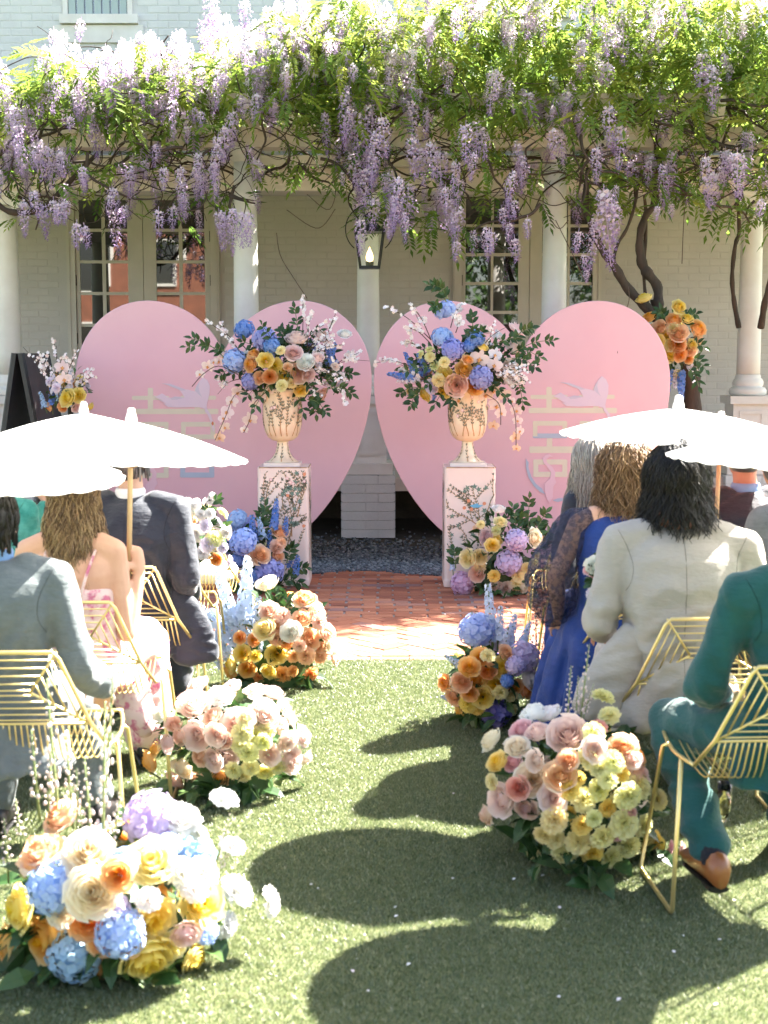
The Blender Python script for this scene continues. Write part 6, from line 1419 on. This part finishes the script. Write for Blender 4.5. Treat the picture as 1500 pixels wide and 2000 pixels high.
hair(pr, j['head'], 'hair_grey', 300, .07, 1.06, .003, .02, .006, 8, low=1.7)
tl = MB(); tl.tube(spline([(.16, -.08, .66), (.22, -.10, .54), (.27, -.11, .40), (.28, -.11, .34)], 10), [.05, .07, .085, .09, .095, .1, .1, .1, .09, .07], 14, flat=.45); fuse('jacket_tail', tl, .011, 2, M['navy_wool'], pr, .006, 9, 7)
pr, j = person('guest in a green striped top at the far left edge', (-1.70, 6.06), .97, dict(er=(-1.52, 6.02, .80), wr=(-1.46, 6.12, 1.0)), coat='green_stripe', legs='navy_wool', seed=4.4, shoes='black_leather')
hair(pr, j['head'], 'hair_brown', 260, .12, 1.08, .006, .04, .006, 9)
# ---- right side
pr, j = person('seated man in a teal suit with one leg drawn back, near right', (1.245, 4.16), .96, dict(sl=(1.05, 4.07, .955), el=(.945, 4.12, .665), wl=(1.05, 4.36, .60), kl=(.925, 4.50, .46), al=(.995, 4.13, .125), tl=(.975, 4.28, .06), hl=(1.12, 4.12, .53), kr=(1.30, 4.55, .56), ar=(1.3, 4.5, .1)), coat='teal_wool', legs='teal_wool', shoes='tan_leather', seed=5.2, wr=.014, tail=.03, bulk=1.05, collar='white_shirt')
sk = MB(); limb(sk, [j['kl'] * .17 + j['al'] * .83, j['al']], (.043, .040)); sk.build('sock', M['black_sock'], pr, True)
hair(pr, j['head'], 'hair_black', 260, .07, 1.06, .003, .02, .006, 10)
pr, j = person('seated guest in a cream suit with thick wavy black hair', (1.0, 4.86), 1.02, dict(el=(.735, 4.78, .745), wl=(.78, 5.0, .66), sl=(.80, 4.79, 1.005), sr=(1.215, 4.79, .995), er=(1.29, 4.8, .74), head=(1.0, 4.85, 1.215), sho=(1.0, 4.785, 1.0)), coat='cream_wool', legs='cream_wool', seed=6.6, wr=.013, tail=.04, bulk=.96, shoes='black_leather', skin='skin2')
tl = MB(); tl.tube(spline([(-.14, -.12, .72), (-.2, -.13, .6), (-.26, -.11, .47), (-.27, -.09, .40)], 10), [.05, .06, .075, .085, .09, .095, .095, .09, .085, .06], 14, flat=.5); fuse('jacket_tail', tl, .011, 2, M['cream_wool'], pr, .005, 9, 8)
hair(pr, j['head'] + Vector((0, 0, -.005)), 'hair_black', 2600, .14, 1.25, .02, .22, .0024, 11, 1.0, wl=36, low=2.0, jit=.9)
pr, j = person('woman with curled dark blond hair in a royal blue dress with sheer sleeves', (.965, 5.78), .97, dict(head=(.985, 5.78, 1.165), neck=(.98, 5.76, 1.07), el=(.70, 5.72, .745), wl=(.73, 5.86, .55), sl=(.79, 5.71, .955)), seed=7.7, skin='skin', shoes='black_leather')
dr = MB(); dr.rings([((0, -.04, .42), .22, .18), ((0, -.055, .53), .19, .145), ((0, -.075, .69), .162, .122), ((0, -.085, .85), .185, .127), ((0, -.078, .93), .185, .11), ((0, -.072, .975), .15, .09), ((0, -.06, 1.0), .1, .07)], 26)
for s_ in (-1, 1): limb(dr, [(s_ * .1, 0, .53), (s_ * .13, .2, .53), (s_ * .14, .42, .50)], (.11, .11, .1)); limb(dr, [(s_ * .14, .42, .5), (s_ * .15, .4, .12)], (.1, .12))
limb(dr, [(-.15, -.03, .5), (-.21, 0, .34), (-.25, .03, .10)], (.09, .085, .10)); limb(dr, [(-.17, .15, .46), (-.22, .18, .3), (-.25, .2, .08)], (.08, .08, .1)); limb(dr, [(-.14, -.12, .48), (-.16, -.12, .3), (-.17, -.1, .12)], (.06, .06, .07))
fuse('dress', dr, .0115, 4, M['blue_satin'], pr, .009, 8, 4, (1.5, 1.5, .6))
for s_, (a, e, w_) in ((-1, ('sl', 'el', 'wl')), (1, ('sr', 'er', 'wr'))):
    q = MB(); limb(q, [j[a] + Vector((-s_ * .03, 0, .015)), j[a] + Vector((s_ * .02, 0, -.01)), (j[a] + j[e]) / 2 + Vector((s_ * .02, 0, 0)), j[e] + Vector((s_ * .02, -.01, 0)), (j[e] + j[w_]) / 2 + Vector((s_ * .012, 0, -.02)), j[w_]], (.055, .078, .088, .10, .10, .04)); fuse('sheer_sleeve', q, .011, 3, M['navy_lace'], pr, .012, 9, 3)
hair(pr, j['head'] + Vector((.0, 0, 0)), 'hair_blond', 1900, .18, 1.28, .024, .14, .0028, 12, 1.0, wl=42, low=1.9, fade=.1, jit=.8)
pr, j = person('silver haired woman seated in front of the blond woman on the right', (1.06, 6.58), .96, dict(head=(.965, 6.56, 1.145), neck=(1.0, 6.55, 1.05)), coat='navy_wool', legs='navy_wool', seed=8.1, shoes='black_leather')
hair(pr, j['head'], 'hair_silver', 1300, .25, 1.14, .008, .16, .0027, 13, 1.0, wl=18, low=1.9)
pr, j = person('man in a slate grey suit at the right edge behind the cream suited guest', (1.63, 5.44), 1.04, dict(head=(1.52, 5.42, 1.235), neck=(1.55, 5.40, 1.13)), coat='slate_wool', legs='slate_wool', seed=9.1, skin='skin2', shoes='black_leather')
hair(pr, j['head'], 'hair_grey', 200, .05, 1.05, .002, .02, .005, 14, low=1.5)
pr, j = person('man in a navy suit with a blue collar at the right edge, farther back', (1.585, 6.26), 1.0, dict(), coat='navy_wool', legs='navy_wool', collar='blue_shirt', seed=9.9, skin='skin2', shoes='black_leather')
hair(pr, j['head'], 'hair_grey', 260, .06, 1.05, .003, .02, .006, 15, low=1.6)

# ================================================================== SMALL THINGS
# lantern with its hoop
LY = 11.55; lc = at(722, 525, LY); s_ = ppm(722, 480, LY)
lan = empty('lantern', lc); tag(lan, 'black hanging lantern with a lit gas flame inside an iron hoop', 'lantern')
hr_ = 47 / s_; hc = Vector((0, 0, 76 / s_ + .0)); q = MB()
q.tube([hc + Vector((hr_ * math.sin(a), 0, hr_ * math.cos(a))) for a in np.linspace(-2.45, 2.45, 40)], .0045, 6); q.tube([hc + Vector((0, 0, hr_)), hc + Vector((0, 0, hr_ + .5))], .006, 6); q.build('hoop', M['black_metal'], lan, True)
b0, b1, zt = 18 / s_, 27 / s_, 70 / s_
for sx in (-1, 1):
    for sy in (-1, 1): MB().tube([(sx * b0, sy * b0, .012), (sx * b1, sy * b1, zt)], .011, 4).build('corner_bar', M['black_metal'], lan)
q = MB(); q.box(-b0 - .01, b0 + .01, -b0 - .01, b0 + .01, 0, .02); q.build('base', M['black_metal'], lan)
q = MB(); q.prism([(-b1 - .015, -b1 - .015), (b1 + .015, -b1 - .015), (b1 + .015, b1 + .015), (-b1 - .015, b1 + .015)], zt, zt + .02); q.lathe([(b1 * 1.1, zt + .02), (.04, zt + .09), (.035, zt + .12), (.05, zt + .13), (.01, zt + .16)], 4); q.build('cap', M['black_metal'], lan)
for sx, sy in ((1, 0), (-1, 0), (0, 1), (0, -1)):
    w0, w1 = b0 - .008, b1 - .008; q = MB(); P = []
    for (ww, z) in ((w0, .02), (w1, zt)):
        for t_ in (-1, 1): P.append((sx * ww + (t_ * ww if sx == 0 else 0), sy * ww + (t_ * ww if sy == 0 else 0), z))
    q.add(P, [(0, 1, 3, 2)]); q.build('glass', M['clear_glass'], lan)
q = MB(); q.lathe([(.03, .02), (.034, .055), (.026, .055), (.02, .03)], 12); q.build('burner', M['black_metal'], lan)
M['flame'] = emis('gas_flame', (1.0, .55, .2), 1.0)
q = MB(); q.lathe([(.006, .056), (.026, .07), (.03, .095), (.022, .125), (.008, .155), (.001, .175)], 14); q.build('flame', M['flame'], lan, True)
# black folding sign by the left column
sg = empty('folding_sign', gnd(72, 1118)); tag(sg, 'black folding sign board standing at the far left behind small flowers', 'sign')
M['chalk'] = mat('black_board', (.018, .019, .021), .5, (.03, .032, .035), 6, .1, 30)
zt = at(90, 690, gnd(72, 1118).y).z
for s_ in (-1, 1):
    q = MB(); q.add([(-.28 + s_ * .0, s_ * .30 - .015, .01), (.28, s_ * .30 - .015, .01), (.28, s_ * .02 - .015, zt), (-.28, s_ * .02 - .015, zt), (-.28, s_ * .30 + .015, .01), (.28, s_ * .30 + .015, .01), (.28, s_ * .02 + .015, zt), (-.28, s_ * .02 + .015, zt)], [(0, 1, 2, 3), (7, 6, 5, 4), (0, 4, 5, 1), (1, 5, 6, 2), (2, 6, 7, 3), (3, 7, 4, 0)]); pn = q.build('board', M['chalk'], sg)
    for sx in (-.26, .26):
        q = MB(); q.tube([(sx, s_ * .31, .01), (sx, s_ * .03, zt)], .02, 4); q.build('frame_rail', M['black_metal'], sg)
sg.rotation_euler.z = 1.45
# bottle and flute on the grass
g = gnd(262, 1420); bt = empty('water_bottle', g); tag(bt, 'clear plastic water bottle standing on the grass by the left chairs', 'bottle')
MB().lathe([(.028, .002), (.032, .01), (.032, .06), (.030, .07), (.032, .08), (.032, .13), (.028, .155), (.014, .185), (.013, .2)], 18).build('body', M['clear_glass'], bt, True); MB().lathe([(.016, .2), (.016, .218), (.004, .219)], 14).build('cap', M['soft_white'], bt); MB().lathe([(.0325, .085), (.0325, .125)], 18, cap=False).build('paper_label', M['print_cream'], bt, True)
g = gnd(1412, 1662); fl = empty('champagne_flute', g); tag(fl, 'champagne flute standing on the turf under the teal suited man', 'glass')
MB().lathe([(.030, .001), (.030, .003), (.005, .008), (.0035, .09), (.008, .105), (.021, .14), (.025, .19), (.023, .235), (.022, .235), (.023, .19), (.019, .142), (.004, .108)], 20).build('glass', M['clear_glass'], fl, True)
M['wine'] = glassy('champagne', (.9, .75, .4), .02, 1.33, 1.0)
MB().lathe([(.006, .112), (.0185, .143), (.0222, .185), (.001, .186)], 16).build('champagne', M['wine'], fl, True)
# fallen petals
PT = MB(); PT.add([(0, -.5, 0), (.5, 0, .16), (0, .6, .05), (-.5, 0, .18), (0, 0, .02)], [(0, 1, 4), (1, 2, 4), (2, 3, 4), (3, 0, 4)], .6)
pm = []
for i in range(40):
    u, v = random.choice(((R_(560, 900), R_(1330, 1990)), (R_(1000, 1480), R_(1700, 1990)), (R_(600, 880), R_(1120, 1280)))); c = gnd(u, v, .018 if v > 1290 else .005); s_ = R_(.006, .014); pm.append(Matrix.Translation(c) @ Matrix.Rotation(R_(0, 6), 4, 'Z') @ Matrix.Rotation(R_(-.5, .5), 4, 'X') @ Matrix.Diagonal((s_, s_, s_, 1)))
tag(stamp('fallen_petals', PT.arr(), pm, M['blossom'], None, [R_(-.5, .4) for _ in pm]), 'pale wisteria petals scattered over the turf and the bricks', 'petals', kind='stuff')

# ---- across the lawn behind the photographer: what the door panes mirror
bb = empty('brick_building', (-7, -17, 0)); tag(bb, 'red brick building across the lawn, seen mirrored in the left door panes', 'building')
M['far_brick'] = mat('far_red_brick', (.27, .10, .06), .85, (.20, .08, .05), 3, .2, 20)
MB().box(-9, 6.5, -4, 0, 0, 6.5).build('wall', M['far_brick'], bb)
for i in range(6):
    for k in range(2):
        x = -8 + i * 2.4; z = .9 + k * 2.8; w_ = MB().box(x, x + 1.2, .001, .06, z, z + 1.7).build('window', M['column_paint'], bb); MB().box(x + .1, x + 1.1, .061, .07, z + .1, z + 1.6).build('pane', M['pane'], w_)
rs = random.Random(5)
for (x, y, lab) in ((3.2, -13, 'leafy tree behind the photographer, mirrored in the right door panes'), (7.5, -15, 'broad leafy tree at the far side of the lawn behind the photographer'), (-1.8, -12.5, 'slim leafy tree behind the photographer in front of the brick building')):
    tr = empty('tree', (x, y, 0)); tag(tr, lab, 'tree', 'trees across the lawn')
    MB().tube(spline([(0, 0, 0), (.1, 0, 1.2), (0, .1, 2.6), (.2, 0, 4.2)], 10), [.16, .15, .14, .13, .12, .11, .09, .08, .06, .04], 10).build('trunk', M['bark'], tr, True)
    q = MB()
    for i in range(900):
        d = Vector((rs.gauss(0, 1), rs.gauss(0, 1), rs.gauss(0, 1))).normalized() * rs.uniform(.5, 1.0); p = Vector((d.x * 1.7, d.y * 1.7, 3.9 + d.z * 1.9)); green_leaf(q, p, Vector((rs.uniform(-1, 1), rs.uniform(-1, 1), rs.uniform(-1, .3))), Vector((rs.uniform(-1, 1), 0, 1)), rs.uniform(.25, .4), .09, rs.uniform(.4, 1))
    q.build('crown', M['leaf'], tr)
